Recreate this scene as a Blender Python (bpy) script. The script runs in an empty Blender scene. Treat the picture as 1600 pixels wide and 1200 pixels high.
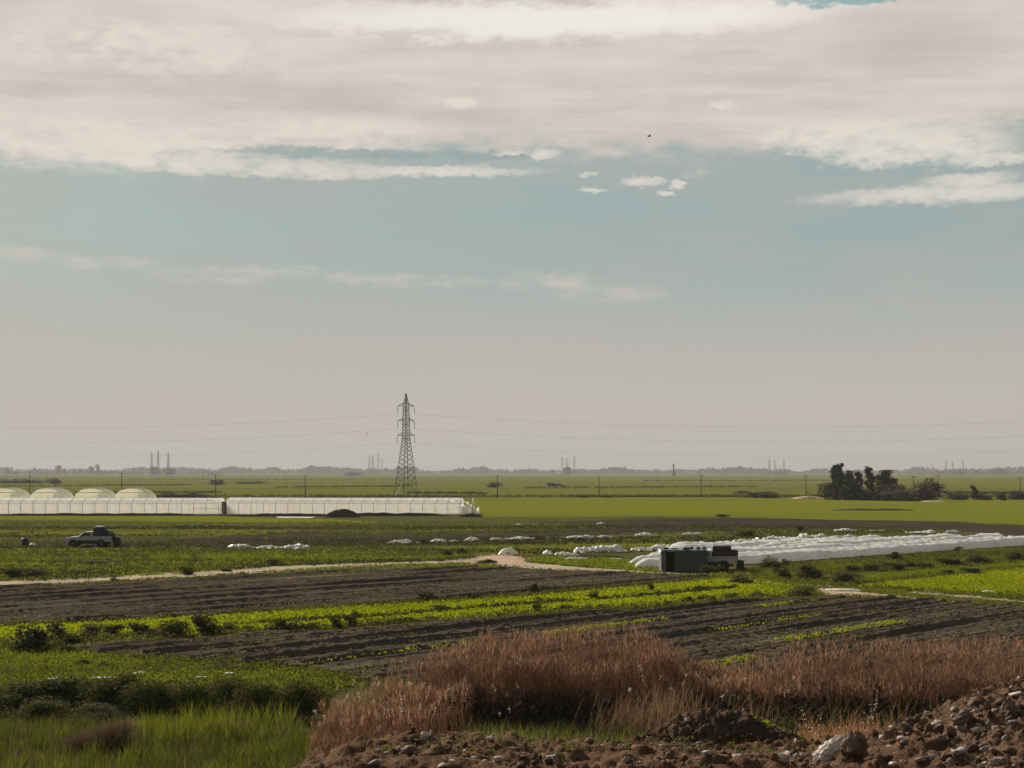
import bpy, bmesh, math, random
import numpy as np
from mathutils import Vector, Matrix, noise

R = math.radians
rng = np.random.default_rng(7)
random.seed(7)
SC = bpy.context.scene
COL = SC.collection

# ------------------------------------------------------------------ camera
CAMH, FPX, HOR = 7.8, 2400.0, 737.0        # camera height (m), focal length and horizon row on a 1600 px wide frame
cam = bpy.data.cameras.new('camera')
cam.sensor_width = 36.0
cam.lens = FPX / 1600 * 36.0
cam.shift_y = (HOR - 600) / 1600
cam.clip_start, cam.clip_end = 0.5, 60000
camo = bpy.data.objects.new('camera', cam)
COL.objects.link(camo)
camo.location = (0, 0, CAMH)
camo.rotation_euler = (R(90), 0, 0)
SC.camera = camo

# ------------------------------------------------------------------ sun and sky
SUN_AZ, SUN_EL = -36.0, 27.0               # degrees, azimuth measured from the view direction (+Y) towards +X
sd = Vector((math.sin(R(SUN_AZ)) * math.cos(R(SUN_EL)), math.cos(R(SUN_AZ)) * math.cos(R(SUN_EL)), math.sin(R(SUN_EL))))
sun = bpy.data.lights.new('sun', 'SUN')
sun.energy = 5.0
sun.angle = R(0.6)
sun.color = (1.0, 0.90, 0.76)
suno = bpy.data.objects.new('sun', sun)
COL.objects.link(suno)
suno.rotation_euler = (-sd).to_track_quat('-Z', 'Y').to_euler()


class NT:
    """tiny helper to write node graphs as expressions"""
    def __init__(s, tree):
        s.t = tree
        s.n = tree.nodes
        s.l = tree.links

    def put(s, sock, v):
        if hasattr(v, 'is_output'):
            s.l.new(v, sock)
        elif v is not None:
            if sock.type == 'RGBA' and len(v) == 3:
                v = (*v, 1)
            sock.default_value = v

    def math(s, op, a, b=None, c=None, clamp=False):
        n = s.n.new('ShaderNodeMath')
        n.operation = op
        n.use_clamp = clamp
        for i, v in enumerate((a, b, c)):
            s.put(n.inputs[i], v)
        return n.outputs[0]

    def vec(s, x, y, z):
        n = s.n.new('ShaderNodeCombineXYZ')
        for i, v in enumerate((x, y, z)):
            s.put(n.inputs[i], v)
        return n.outputs[0]

    def noise(s, v, scale, detail=5, rough=0.55, dist=0.0):
        n = s.n.new('ShaderNodeTexNoise')
        if v is not None:
            s.put(n.inputs['Vector'], v)
        n.inputs['Scale'].default_value = scale
        n.inputs['Detail'].default_value = detail
        n.inputs['Roughness'].default_value = rough
        n.inputs['Distortion'].default_value = dist
        return n.outputs[0]

    def ss(s, v, a, b, lo=0.0, hi=1.0):
        n = s.n.new('ShaderNodeMapRange')
        n.interpolation_type = 'SMOOTHSTEP'
        s.put(n.inputs[0], v)
        for i, k in enumerate((a, b, lo, hi)):
            s.put(n.inputs[1 + i], k)
        return n.outputs[0]

    def mix(s, f, a, b, mode='MIX'):
        n = s.n.new('ShaderNodeMix')
        n.data_type = 'RGBA'
        n.blend_type = mode
        s.put(n.inputs[0], f)
        s.put(n.inputs[6], a)
        s.put(n.inputs[7], b)
        return n.outputs[2]

    def mapping(s, v, scale=(1, 1, 1), rot=(0, 0, 0)):
        n = s.n.new('ShaderNodeMapping')
        s.put(n.inputs[0], v)
        n.inputs['Rotation'].default_value = rot
        n.inputs['Scale'].default_value = scale
        return n.outputs[0]


world = bpy.data.worlds.new('World')
SC.world = world
world.use_nodes = True
world.node_tree.nodes.clear()
w = NT(world.node_tree)
out = w.n.new('ShaderNodeOutputWorld')
bg = w.n.new('ShaderNodeBackground')
w.l.new(bg.outputs[0], out.inputs[0])
sky = w.n.new('ShaderNodeTexSky')
sky.sky_type = 'NISHITA'
sky.sun_disc = False
sky.sun_elevation = R(SUN_EL)
sky.sun_rotation = R(SUN_AZ)
sky.dust_density = 4.0
sky.air_density = 1.0
sky.ozone_density = 2.0
tc = w.n.new('ShaderNodeTexCoord')
sep = w.n.new('ShaderNodeSeparateXYZ')
w.l.new(tc.outputs['Generated'], sep.inputs[0])
DX, DY, DZ = sep.outputs
AZ = w.math('MULTIPLY', w.math('ARCTAN2', DX, DY), 180 / math.pi)
EL = w.math('MULTIPLY', w.math('ARCSINE', DZ), 180 / math.pi)
zc_ = w.math('MAXIMUM', DZ, 0.03)
plane = w.vec(w.math('DIVIDE', DX, zc_), w.math('DIVIDE', DY, zc_), 0.0)      # a flat cloud layer seen from below
angv = w.vec(AZ, w.math('MULTIPLY', EL, 3.0), 0.0)
nA = w.noise(angv, 0.20, 6, 0.6)
nB = w.noise(w.vec(w.math('ADD', AZ, 40.0), w.math('MULTIPLY', EL, 2.4), 3.0), 0.9, 6, 0.62)
nP = w.noise(w.mapping(plane, (0.55, 1.0, 1.0)), 1.1, 7, 0.55, 0.4)
nQ = w.noise(w.mapping(plane, (0.5, 1.3, 1.0)), 3.2, 6, 0.6, 0.2)
waz = w.math('ADD', AZ, w.math('MULTIPLY', w.math('SUBTRACT', nB, 0.5), 3.2))
wel = w.math('ADD', EL, w.math('MULTIPLY', w.math('SUBTRACT', nB, 0.5), 1.1))
wel = w.math('ADD', wel, w.math('MULTIPLY', w.math('SUBTRACT', nA, 0.5), 0.6))


nC = w.noise(w.vec(AZ, w.math('MULTIPLY', EL, 2.0), 31.0), 2.8, 5, 0.6)
nD = w.noise(w.vec(AZ, w.math('MULTIPLY', EL, 2.0), 57.0), 2.8, 5, 0.6)
waz2 = w.math('ADD', w.math('ADD', AZ, w.math('MULTIPLY', w.math('SUBTRACT', nD, 0.5), 1.0)), w.math('MULTIPLY', w.math('SUBTRACT', nB, 0.5), 1.3))
wel2 = w.math('ADD', w.math('ADD', EL, w.math('MULTIPLY', w.math('SUBTRACT', nC, 0.5), 0.42)), w.math('MULTIPLY', w.math('SUBTRACT', nB, 0.5), 0.50))


def px2ang(px, py):
    az = math.atan((px - 800) / FPX)
    return math.degrees(az), math.degrees(math.atan((HOR - py) / FPX * math.cos(az)))


def blob(px, py, rx, ry, soft=0.55, lite=False):
    wa, we = (waz2, wel2) if lite else (waz, wel)
    a, e = px2ang(px, py)
    k = math.degrees(1 / FPX)
    dx = w.math('MULTIPLY', w.math('SUBTRACT', wa, a), 1 / (rx * k))
    dy = w.math('MULTIPLY', w.math('SUBTRACT', we, e), 1 / (ry * k))
    d = w.math('ADD', w.math('MULTIPLY', dx, dx), w.math('MULTIPLY', dy, dy))
    return w.ss(d, 1.0, 1.0 - soft, 0.0, 1.0)


def union(items):
    o = items[0]
    for i in items[1:]:
        o = w.math('MAXIMUM', o, i)
    return o


# clear sky with dust haze towards the horizon
nish = w.mix(1.0, sky.outputs[0], (0.105, 0.105, 0.092), 'MULTIPLY')
clear = w.mix(0.93, nish, (0.305, 0.410, 0.410))
clear = w.mix(w.ss(EL, 12.0, 40.0, 0.0, 0.75), clear, (0.13, 0.23, 0.30))
thin = w.ss(w.noise(w.vec(AZ, w.math('MULTIPLY', EL, 5.0), 9.0), 0.16, 4, 0.5), 0.36, 0.64, 0.05, 0.50)
clear = w.mix(thin, clear, (0.43, 0.425, 0.40))
dusty = w.ss(EL, 9.3, 2.0)
clear = w.mix(w.math('MULTIPLY', dusty, 0.97), clear, (0.528, 0.484, 0.440))
# high overcast deck, its ragged lower edge near eleven to twelve degrees, broken up overhead and behind
edge = w.math('ADD', 11.75, w.math('MULTIPLY', w.math('SUBTRACT', nA, 0.5), 2.6))
edge = w.math('SUBTRACT', edge, w.math('MULTIPLY', w.ss(AZ, -4.0, -14.0), 0.9))
deck = w.ss(w.math('ADD', EL, w.math('MULTIPLY', w.math('SUBTRACT', nB, 0.5), 1.8)), w.math('SUBTRACT', edge, 0.55), w.math('ADD', edge, 0.75))
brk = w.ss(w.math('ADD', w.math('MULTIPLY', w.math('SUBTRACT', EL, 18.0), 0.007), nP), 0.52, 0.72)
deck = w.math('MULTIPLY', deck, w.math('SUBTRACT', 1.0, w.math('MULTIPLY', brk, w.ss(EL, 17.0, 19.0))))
shade = w.ss(w.math('ADD', w.math('MULTIPLY', nQ, 0.45), w.math('MULTIPLY', w.noise(angv, 0.11, 5, 0.55), 0.6)), 0.36, 0.68)
deckc = w.mix(shade, (0.575, 0.515, 0.468), (0.76, 0.69, 0.615))
band1 = blob(860, 32, 560, 34, 1.0)
deckc = w.mix(w.math('MULTIPLY', band1, 0.85), deckc, (0.95, 0.90, 0.83))
skyc = w.mix(w.math('MULTIPLY', deck, 0.94), clear, deckc)
gap = blob(1345, -6, 170, 13, 0.8)
skyc = w.mix(w.math('MULTIPLY', gap, 0.8), skyc, (0.22, 0.40, 0.42))
# brighter cumulus edges and streaks
puff = union([blob(180, 208, 330, 46, 1.0), blob(480, 205, 260, 40, 1.0), blob(20, 215, 170, 44, 1.0), blob(1330, 212, 150, 36, 1.0), blob(1450, 235, 170, 30, 1.0), blob(250, 70, 330, 60, 1.0)])
skyc = w.mix(w.math('MULTIPLY', puff, w.ss(nB, 0.25, 0.72, 0.10, 0.85)), skyc, (0.80, 0.735, 0.655))
gap2 = union([blob(520, 240, 230, 11, 0.9, True), blob(760, 243, 120, 10, 0.9, True)])
skyc = w.mix(w.math('MULTIPLY', gap2, 0.85), skyc, (0.31, 0.395, 0.39))
streak = union([blob(420, 264, 290, 17, 1.0, True), blob(690, 268, 200, 11, 1.0, True), blob(250, 252, 130, 12, 0.9, True),
                blob(1470, 303, 240, 18, 1.0, True), blob(1510, 282, 85, 15, 1.0, True), blob(1320, 212, 140, 30, 1.0, True), blob(1420, 225, 170, 34, 1.0, True),
                blob(1560, 248, 90, 12, 0.9, True),
                blob(1004, 285, 46, 12, 1.0, True), blob(924, 297, 32, 7, 1.0, True), blob(1042, 302, 20, 7, 1.0, True), blob(1064, 287, 16, 9, 1.0, True),
                blob(845, 241, 34, 8, 1.0, True), blob(722, 160, 40, 10, 1.0, True), blob(1132, 163, 30, 6, 1.0, True), blob(800, 240, 30, 6, 1.0, True), blob(915, 274, 18, 4, 1.0, True)])
streak = w.math('MULTIPLY', streak, w.ss(w.noise(w.vec(AZ, w.math('MULTIPLY', EL, 2.6), 17.0), 0.9, 4, 0.5), 0.28, 0.52, 0.55, 1.0))
skyc = w.mix(w.math('MULTIPLY', streak, w.ss(nB, 0.20, 0.6, 0.35, 0.84)), skyc, (0.78, 0.72, 0.64))
low = union([blob(20, 396, 130, 15, 1.0, True), blob(140, 409, 130, 13, 1.0, True), blob(340, 430, 130, 18, 1.0, True), blob(410, 425, 50, 14, 1.0, True), blob(467, 426, 42, 13, 1.0, True), blob(560, 434, 70, 14, 1.0, True), blob(660, 440, 130, 13, 1.0, True),
             blob(860, 440, 110, 22, 1.0, True), blob(950, 458, 120, 20, 1.0, True)])
skyc = w.mix(w.math('MULTIPLY', low, w.ss(w.noise(w.mapping(w.vec(AZ, w.math('MULTIPLY', EL, 3.2), 5.0), (1, 1, 1), (0, 0, 0.25)), 0.75, 6, 0.62), 0.36, 0.66, 0.08, 0.72)), skyc, (0.61, 0.56, 0.505))
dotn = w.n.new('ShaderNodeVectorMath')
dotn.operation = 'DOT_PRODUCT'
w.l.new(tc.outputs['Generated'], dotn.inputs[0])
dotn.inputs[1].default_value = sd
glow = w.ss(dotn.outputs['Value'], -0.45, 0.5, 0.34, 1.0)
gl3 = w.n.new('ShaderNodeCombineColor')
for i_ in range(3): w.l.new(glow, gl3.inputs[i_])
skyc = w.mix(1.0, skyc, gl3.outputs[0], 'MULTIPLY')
skyc = w.mix(w.ss(EL, 0.0, -2.0), skyc, (0.20, 0.19, 0.16))
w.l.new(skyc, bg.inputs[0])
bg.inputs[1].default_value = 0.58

SC.view_settings.view_transform = 'Standard'
SC.view_settings.look = 'None'
SC.view_settings.exposure = 0.78
SC.view_settings.gamma = 1.0
SC.view_settings.use_curve_mapping = False
SC.render.engine = 'CYCLES'
SC.cycles.use_denoising = True
try:
    SC.cycles.denoiser = 'OPENIMAGEDENOISE'
except Exception:
    pass
SC.cycles.max_bounces = 6
SC.cycles.diffuse_bounces = 4
SC.cycles.transparent_max_bounces = 8
SC.cycles.volume_bounces = 0
SC.cycles.caustics_reflective = False
SC.cycles.caustics_refractive = False

# ------------------------------------------------------------------ helpers
def tag(o, label=None, cat=None, group=None, kind=None):
    if label: o['label'] = label
    if cat: o['category'] = cat
    if group: o['group'] = group
    if kind: o['kind'] = kind
    return o


def link(name, me, parent=None, loc=None):
    o = bpy.data.objects.new(name, me)
    COL.objects.link(o)
    if parent: o.parent = parent
    if loc is not None: o.location = loc
    return o


def empty(name, loc, rz=0.0):
    o = bpy.data.objects.new(name, None)
    COL.objects.link(o)
    o.location = loc
    o.rotation_euler = (0, 0, rz)
    o.empty_display_size = 0.3
    return o


def copy_tree(o, parent=None):
    c = o.copy()
    COL.objects.link(c)
    c.parent = parent
    for ch in list(o.children):
        copy_tree(ch, c)
    return c


def mesh_np(name, v, f, mats, tint=None, midx=None, smooth=False):
    """v (N,3); f (M,3) or (M,4) int array, or a list of such arrays"""
    v = np.ascontiguousarray(v, dtype=np.float32)
    fs = f if isinstance(f, list) else [f]
    fs = [np.asarray(a, dtype=np.int32) for a in fs if len(a)]
    me = bpy.data.meshes.new(name)
    me.vertices.add(len(v))
    me.vertices.foreach_set('co', v.ravel())
    loops = np.concatenate([a.ravel() for a in fs])
    tot = np.concatenate([np.full(len(a), a.shape[1], np.int32) for a in fs])
    me.loops.add(len(loops))
    me.loops.foreach_set('vertex_index', loops)
    me.polygons.add(len(tot))
    me.polygons.foreach_set('loop_start', np.concatenate(([0], np.cumsum(tot)[:-1])).astype(np.int32))
    if midx is not None:
        me.polygons.foreach_set('material_index', np.asarray(midx, np.int32))
    if smooth:
        me.polygons.foreach_set('use_smooth', np.ones(len(tot), bool))
    for m in (mats if isinstance(mats, (list, tuple)) else [mats]):
        me.materials.append(m)
    if tint is not None:
        a = me.attributes.new('tint', 'FLOAT', 'POINT')
        a.data.foreach_set('value', np.asarray(tint, np.float32))
    me.update(calc_edges=True)
    me.validate()
    return me


class MB:
    """collects boxes, tubes and prisms; build() makes one mesh object"""
    def __init__(s):
        s.v, s.f, s.sm = [], [], []

    def add(s, vs, fs, smooth=False):
        b = len(s.v)
        s.v += [tuple(p) for p in vs]
        s.f += [tuple(i + b for i in q) for q in fs]
        s.sm += [smooth] * len(fs)
        return s

    def box(s, c, size, rz=0.0, m=None):
        hx, hy, hz = (k / 2 for k in size)
        vs = [Vector((x, y, z)) for x in (-hx, hx) for y in (-hy, hy) for z in (-hz, hz)]
        M = m if m is not None else Matrix.Rotation(rz, 4, 'Z')
        vs = [M @ p + Vector(c) for p in vs]
        return s.add(vs, [(0, 1, 3, 2), (4, 6, 7, 5), (0, 4, 5, 1), (2, 3, 7, 6), (0, 2, 6, 4), (1, 5, 7, 3)])

    def bar(s, a, b, t):
        a, b = Vector(a), Vector(b)
        q = (b - a).to_track_quat('Z', 'Y').to_matrix().to_4x4()
        return s.box((a + b) / 2, (t, t, (b - a).length), m=q)

    def tube(s, pts, rad, n=6, cap=True):
        pts = [Vector(p) for p in pts]
        rad = rad if isinstance(rad, (list, tuple)) else [rad] * len(pts)
        vs, fs = [], []
        for i, p in enumerate(pts):
            d = (pts[min(i + 1, len(pts) - 1)] - pts[max(i - 1, 0)])
            q = d.to_track_quat('Z', 'Y')
            for k in range(n):
                a = 2 * math.pi * k / n
                vs.append(p + q @ Vector((math.cos(a) * rad[i], math.sin(a) * rad[i], 0)))
        for i in range(len(pts) - 1):
            for k in range(n):
                fs.append((i * n + k, i * n + (k + 1) % n, (i + 1) * n + (k + 1) % n, (i + 1) * n + k))
        if cap:
            fs.append(tuple(range(n - 1, -1, -1)))
            fs.append(tuple((len(pts) - 1) * n + k for k in range(n)))
        return s.add(vs, fs, n > 4)

    def prism(s, prof, y0, y1, inset=0.0):
        """profile in (x,z) extruded along y; inset narrows the upper part"""
        n = len(prof)
        zs = [p[1] for p in prof]
        zl, zh = min(zs), max(zs)
        def Y(y, z):
            k = (z - zl) / max(zh - zl, 1e-6) * inset
            return y + (k if y < (y0 + y1) / 2 else -k)
        vs = [(x, Y(y0, z), z) for x, z in prof] + [(x, Y(y1, z), z) for x, z in prof]
        fs = [tuple(range(n)), tuple(range(2 * n - 1, n - 1, -1))]
        fs += [(i, i + n, (i + 1) % n + n, (i + 1) % n) for i in range(n)]
        return s.add(vs, fs)

    def lathe(s, prof, n=20, c=(0, 0, 0), axis='Z'):
        vs, fs = [], []
        for r, z in prof:
            for k in range(n):
                a = 2 * math.pi * k / n
                p = (r * math.cos(a), r * math.sin(a), z)
                if axis == 'Y': p = (p[0], p[2], p[1])
                vs.append((p[0] + c[0], p[1] + c[1], p[2] + c[2]))
        for i in range(len(prof) - 1):
            for k in range(n):
                fs.append((i * n + k, i * n + (k + 1) % n, (i + 1) * n + (k + 1) % n, (i + 1) * n + k))
        return s.add(vs, fs, True)

    def mesh(s, name, mat, bevel=0.0):
        me = bpy.data.meshes.new(name)
        me.from_pydata(s.v, [], s.f)
        me.polygons.foreach_set('use_smooth', s.sm)
        me.materials.append(mat)
        bm = bmesh.new()
        bm.from_mesh(me)
        bmesh.ops.recalc_face_normals(bm, faces=bm.faces)
        if bevel:
            bmesh.ops.bevel(bm, geom=[e for e in bm.edges if e.is_manifold and e.calc_face_angle(0) > 0.5], offset=bevel, segments=2, affect='EDGES', profile=0.6)
        bm.to_mesh(me)
        bm.free()
        return me

    def build(s, name, mat, parent=None, bevel=0.0, loc=None):
        return link(name, s.mesh(name, mat, bevel), parent, loc)


def hash01(ix, iy, seed):
    h = (ix.astype(np.int64) * 374761393 + iy.astype(np.int64) * 668265263 + seed * 1274126177) & 0xffffffff
    h = ((h ^ (h >> 13)) * 1274126177) & 0xffffffff
    h = h ^ (h >> 16)
    return (h & 0xffff) / 65535.0


def vnoise(x, y, seed=0):
    ix, iy = np.floor(x), np.floor(y)
    fx, fy = x - ix, y - iy
    fx, fy = fx * fx * (3 - 2 * fx), fy * fy * (3 - 2 * fy)
    a, b = hash01(ix, iy, seed), hash01(ix + 1, iy, seed)
    c, d = hash01(ix, iy + 1, seed), hash01(ix + 1, iy + 1, seed)
    return (a + (b - a) * fx) * (1 - fy) + (c + (d - c) * fx) * fy


def fbm(x, y, seed=0, oct=4, gain=0.5):
    x, y = np.asarray(x, float), np.asarray(y, float)
    t, amp, s = 0.0, 1.0, 0.0
    for i in range(oct):
        t = t + amp * vnoise(x * 2 ** i + 13.7 * i, y * 2 ** i - 7.1 * i, seed + i)
        s += amp
        amp *= gain
    return t / s


# terrain: the camera stands on a road bank that drops to the flat plain
_cx = [-60, -6, -2.83, -2.5, -2.0, -1.33, -0.83, -0.33, 0.25, 0.83, 1.33, 2.0, 3.0, 3.75, 4.2, 4.8, 5.1, 5.4, 5.75, 6.2, 6.7, 8.0, 60]
_cz = [3.1, 3.1, 3.72, 3.92, 4.08, 4.24, 4.22, 4.14, 4.08, 4.08, 4.12, 4.10, 4.08, 4.10, 4.15, 4.25, 4.40, 4.55, 4.68, 4.77, 4.90, 5.05, 5.1]


def hz(x, y):
    x, y = np.asarray(x, float), np.asarray(y, float)
    zc = np.interp(x, _cx, _cz)
    z16 = np.minimum(zc + 0.42, 4.62)
    z16 = np.where(x < -3, np.minimum(z16, 3.6), z16)
    z10 = np.maximum(z16 + 0.2, 4.7)
    end = np.where(x < -2.5, 37.0, 31.0)
    z = np.where(y < 10, 6.0 + (z10 - 6.0) * np.clip(y / 10, 0, 1),
        np.where(y < 16, z10 + (z16 - z10) * (y - 10) / 6,
        np.where(y < 20, z16 + (zc - z16) * (y - 16) / 4, 0)))
    k = np.clip((y - 20) / (end - 20), 0, 1)
    back = zc * (1 - k) ** 1.25
    z = np.where(y >= 20, back, z)
    return z


def G(px, py):
    d = CAMH * FPX / (py - HOR)
    return ((px - 800) / FPX * d, d)


def hit(px, py):
    """the point of the terrain that this direction meets"""
    D = np.arange(13, 140, 0.05)
    zr = CAMH - (py - HOR) / FPX * D
    h = hz((px - 800) / FPX * D, D)
    i = int(np.argmax(h >= zr)) if (h >= zr).any() else len(D) - 1
    return ((px - 800) / FPX * D[i], D[i], float(h[i]))


def GP(poly):
    return np.array([G(*p) for p in poly])


def inside(x, y, poly):
    c = np.zeros(x.shape, bool)
    n = len(poly)
    for i in range(n):
        x1, y1 = poly[i]
        x2, y2 = poly[(i + 1) % n]
        if y1 == y2: continue
        m = ((y1 > y) != (y2 > y)) & (x < (x2 - x1) * (y - y1) / (y2 - y1) + x1)
        c ^= m
    return c


def scatter(poly, dens, seed=0, edge=0.0, clump=0.0, cscale=0.2):
    """random points inside a world polygon; clump thins them by noise"""
    poly = np.asarray(poly, float)
    lo, hi = poly.min(0), poly.max(0)
    n = int((hi[0] - lo[0]) * (hi[1] - lo[1]) * dens)
    r = np.random.default_rng(seed + 101)
    x, y = r.uniform(lo[0], hi[0], n), r.uniform(lo[1], hi[1], n)
    wx = x + (fbm(x * 0.25, y * 0.25, seed + 5) - 0.5) * edge
    wy = y + (fbm(x * 0.25, y * 0.25, seed + 9) - 0.5) * edge
    m = inside(wx, wy, poly)
    if clump:
        c1, c2 = cscale if isinstance(cscale, tuple) else (cscale, cscale)
        m &= fbm(x * c1, y * c2 - x * c2 * 0.12, seed + 21) > clump + (r.random(n) - 0.5) * 0.15
    return x[m], y[m]


def blades(x, y, z, h, wd, lean=0.35, seg=2, seed=0, sun_side=None, per=1):
    """bent tapered grass blades, seg quads + a tip triangle each"""
    r = np.random.default_rng(seed)
    n = len(x)
    h = h * r.uniform(0.55, 1.25, n)
    a = r.uniform(0, 2 * np.pi, n)
    ln = lean * r.uniform(0.2, 1.3, n) * h
    wa = r.uniform(0, 2 * np.pi, n)
    V = []
    for k in range(seg + 1):
        t = k / seg
        px_ = x + np.cos(a) * ln * t ** 1.8
        py_ = y + np.sin(a) * ln * t ** 1.8
        pz = z + h * t * (1 - 0.12 * t)
        if k < seg:
            ww = wd * (1 - t * 0.6) * 0.5
            V.append(np.stack([px_ - np.cos(wa) * ww, py_ - np.sin(wa) * ww, pz], 1))
            V.append(np.stack([px_ + np.cos(wa) * ww, py_ + np.sin(wa) * ww, pz], 1))
        else:
            V.append(np.stack([px_, py_, pz], 1))
    m = 2 * seg + 1
    V = np.stack(V, 1).reshape(-1, 3)
    b = (np.arange(n) * m)[:, None]
    q = [b + np.array([[2 * k, 2 * k + 1, 2 * k + 3, 2 * k + 2]]) for k in range(seg - 1)]
    q = np.concatenate(q) if q else np.zeros((0, 4), int)
    t = b + np.array([[2 * seg - 2, 2 * seg - 1, 2 * seg]])
    return V, q, t, np.repeat(r.random(n), m)


def leafquads(c, size, up=0.3, seed=0, asp=0.55):
    """one quad leaf at every centre c (N,3)"""
    r = np.random.default_rng(seed)
    n = len(c)
    d = r.normal(size=(n, 3))
    d[:, 2] += up
    d /= np.linalg.norm(d, axis=1, keepdims=True) + 1e-9
    e = np.cross(d, r.normal(size=(n, 3)))
    e /= np.linalg.norm(e, axis=1, keepdims=True) + 1e-9
    s = (np.asarray(size) * r.uniform(0.6, 1.3, n))[:, None]
    d, e = d * s * 0.5, e * s * 0.5 * asp
    V = np.stack([c - d, c + e * 1.0, c + d, c - e * 1.0], 1).reshape(-1, 3)
    q = (np.arange(n) * 4)[:, None] + np.array([[0, 1, 2, 3]])
    return V, q, np.repeat(r.random(n), 4)


def clumps(x, y, z, k, spread, size, height, seed=0, up=0.5):
    """k leaves round every plant (x,y,z)"""
    r = np.random.default_rng(seed)
    n = len(x)
    a = r.uniform(0, 2 * np.pi, (n, k))
    rr = np.sqrt(r.random((n, k))) * np.asarray(spread).reshape(-1, 1)
    hh = r.random((n, k)) * np.asarray(height).reshape(-1, 1) * (1 - 0.5 * (rr / (np.asarray(spread).reshape(-1, 1) + 1e-9)) ** 2)
    c = np.stack([x[:, None] + np.cos(a) * rr, y[:, None] + np.sin(a) * rr, z[:, None] + hh + 0.02], 2).reshape(-1, 3)
    V, q, t = leafquads(c, np.repeat(np.broadcast_to(size, n), k) if np.ndim(size) else size, up, seed + 1)
    tint = np.repeat(np.clip(fbm(x * 0.15, y * 0.15, seed + 3) * 1.6 - 0.3, 0, 1), k * 4) * 0.6 + t * 0.4
    return V, q, tint


def sheet(name, poly, mat, zoff, sx, sy, label, cat=None, rough=1.0, relief=None, seed=0, nscale=0.3, kind='structure', smooth=True):
    """a patch of ground: the cells of a grid that fall inside a world polygon with a wandering edge"""
    poly = np.asarray(poly, float)
    lo, hi = poly.min(0) - rough, poly.max(0) + rough
    xs, ys = np.arange(lo[0], hi[0] + sx, sx), np.arange(lo[1], hi[1] + sy, sy)
    X, Y = np.meshgrid(xs, ys)
    cx, cy = (X[:-1, :-1] + sx / 2), (Y[:-1, :-1] + sy / 2)
    wx = cx + (fbm(cx * nscale, cy * nscale, seed + 1) - 0.5) * 2 * rough
    wy = cy + (fbm(cx * nscale, cy * nscale, seed + 2) - 0.5) * 2 * rough
    keep = inside(wx, wy, poly)
    Z = hz(X, Y) + zoff
    if relief is not None:
        Z = Z + relief(X, Y)
    idx = np.arange(X.size).reshape(X.shape)
    q = np.stack([idx[:-1, :-1], idx[:-1, 1:], idx[1:, 1:], idx[1:, :-1]], 2)[keep]
    used = np.unique(q)
    cnt = np.bincount(q.ravel(), minlength=X.size)
    if relief is not None:                       # the rim of a patch with relief dips into the ground
        Z = np.where(cnt.reshape(X.shape) < 4, hz(X, Y) - 0.06, Z)
    remap = np.full(X.size, -1)
    remap[used] = np.arange(len(used))
    v = np.stack([X.ravel(), Y.ravel(), Z.ravel()], 1)[used]
    o = link(name, mesh_np(name, v, remap[q], mat, smooth=smooth))
    return tag(o, label, cat, kind=kind)


# ------------------------------------------------------------------ materials
def mat_new(name):
    m = bpy.data.materials.new(name)
    m.use_nodes = True
    m.node_tree.nodes.clear()
    n = NT(m.node_tree)
    o = n.n.new('ShaderNodeOutputMaterial')
    return m, n, o


def pbsdf(n, col, rough=0.8, spec=0.3, metal=0.0, normal=None):
    p = n.n.new('ShaderNodeBsdfPrincipled')
    n.put(p.inputs['Base Color'], col)
    n.put(p.inputs['Roughness'], rough)
    p.inputs['Specular IOR Level'].default_value = spec
    p.inputs['Metallic'].default_value = metal
    if normal is not None: n.l.new(normal, p.inputs['Normal'])
    return p


def bump(n, h, strength=0.5, dist=0.05):
    b = n.n.new('ShaderNodeBump')
    b.inputs['Strength'].default_value = strength
    b.inputs['Distance'].default_value = dist
    n.l.new(h, b.inputs['Height'])
    return b.outputs[0]


def wpos(n):
    return n.n.new('ShaderNodeNewGeometry').outputs['Position']


def opos(n):
    return n.n.new('ShaderNodeTexCoord').outputs['Object']


def m_leaf(name, c1, c2, trans=0.4, tcol=None, rough=0.6):
    """leaf with a plant-to-plant colour spread (attribute tint) and light shining through it"""
    m, n, o = mat_new(name)
    a = n.n.new('ShaderNodeAttribute')
    a.attribute_name = 'tint'
    col = n.mix(a.outputs['Fac'], c1, c2)
    p = pbsdf(n, col, 0.8, 0.04)
    t = n.n.new('ShaderNodeBsdfTranslucent')
    n.put(t.inputs[0], n.mix(1.0, col, tcol or (1.3, 1.25, 0.7), 'MULTIPLY'))
    mx = n.n.new('ShaderNodeMixShader')
    mx.inputs[0].default_value = trans
    n.l.new(p.outputs[0], mx.inputs[1])
    n.l.new(t.outputs[0], mx.inputs[2])
    n.l.new(mx.outputs[0], o.inputs[0])
    return m


def m_ground(name, cols, scales, stretch=(1, 1, 1), rot=0.0, bstr=0.6, bdist=0.06, bscale=4.0, rough=1.0, spec=0.0):
    """soil or turf: three colours mixed by two noises and a fine grain"""
    m, n, o = mat_new(name)
    P = n.mapping(n.mapping(wpos(n), (1, 1, 1), (0, 0, rot)), stretch)
    f1 = n.ss(n.noise(P, scales[0], 5, 0.6), 0.36, 0.62)
    f2 = n.ss(n.noise(P, scales[1], 6, 0.65), 0.42, 0.66)
    g = n.noise(wpos(n), scales[1] * 9, 4, 0.7)
    col = n.mix(f1, cols[0], cols[1])
    col = n.mix(n.math('MULTIPLY', f2, 0.75), col, cols[2])
    col = n.mix(n.ss(g, 0.3, 0.75, 0.0, 0.35), col, tuple(min(1, c * 1.9 + 0.005) for c in cols[0]))
    nr = bump(n, n.noise(wpos(n), bscale, 6, 0.7), bstr, bdist)
    p = pbsdf(n, col, rough, spec, normal=nr)
    n.l.new(p.outputs[0], o.inputs[0])
    return m


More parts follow.
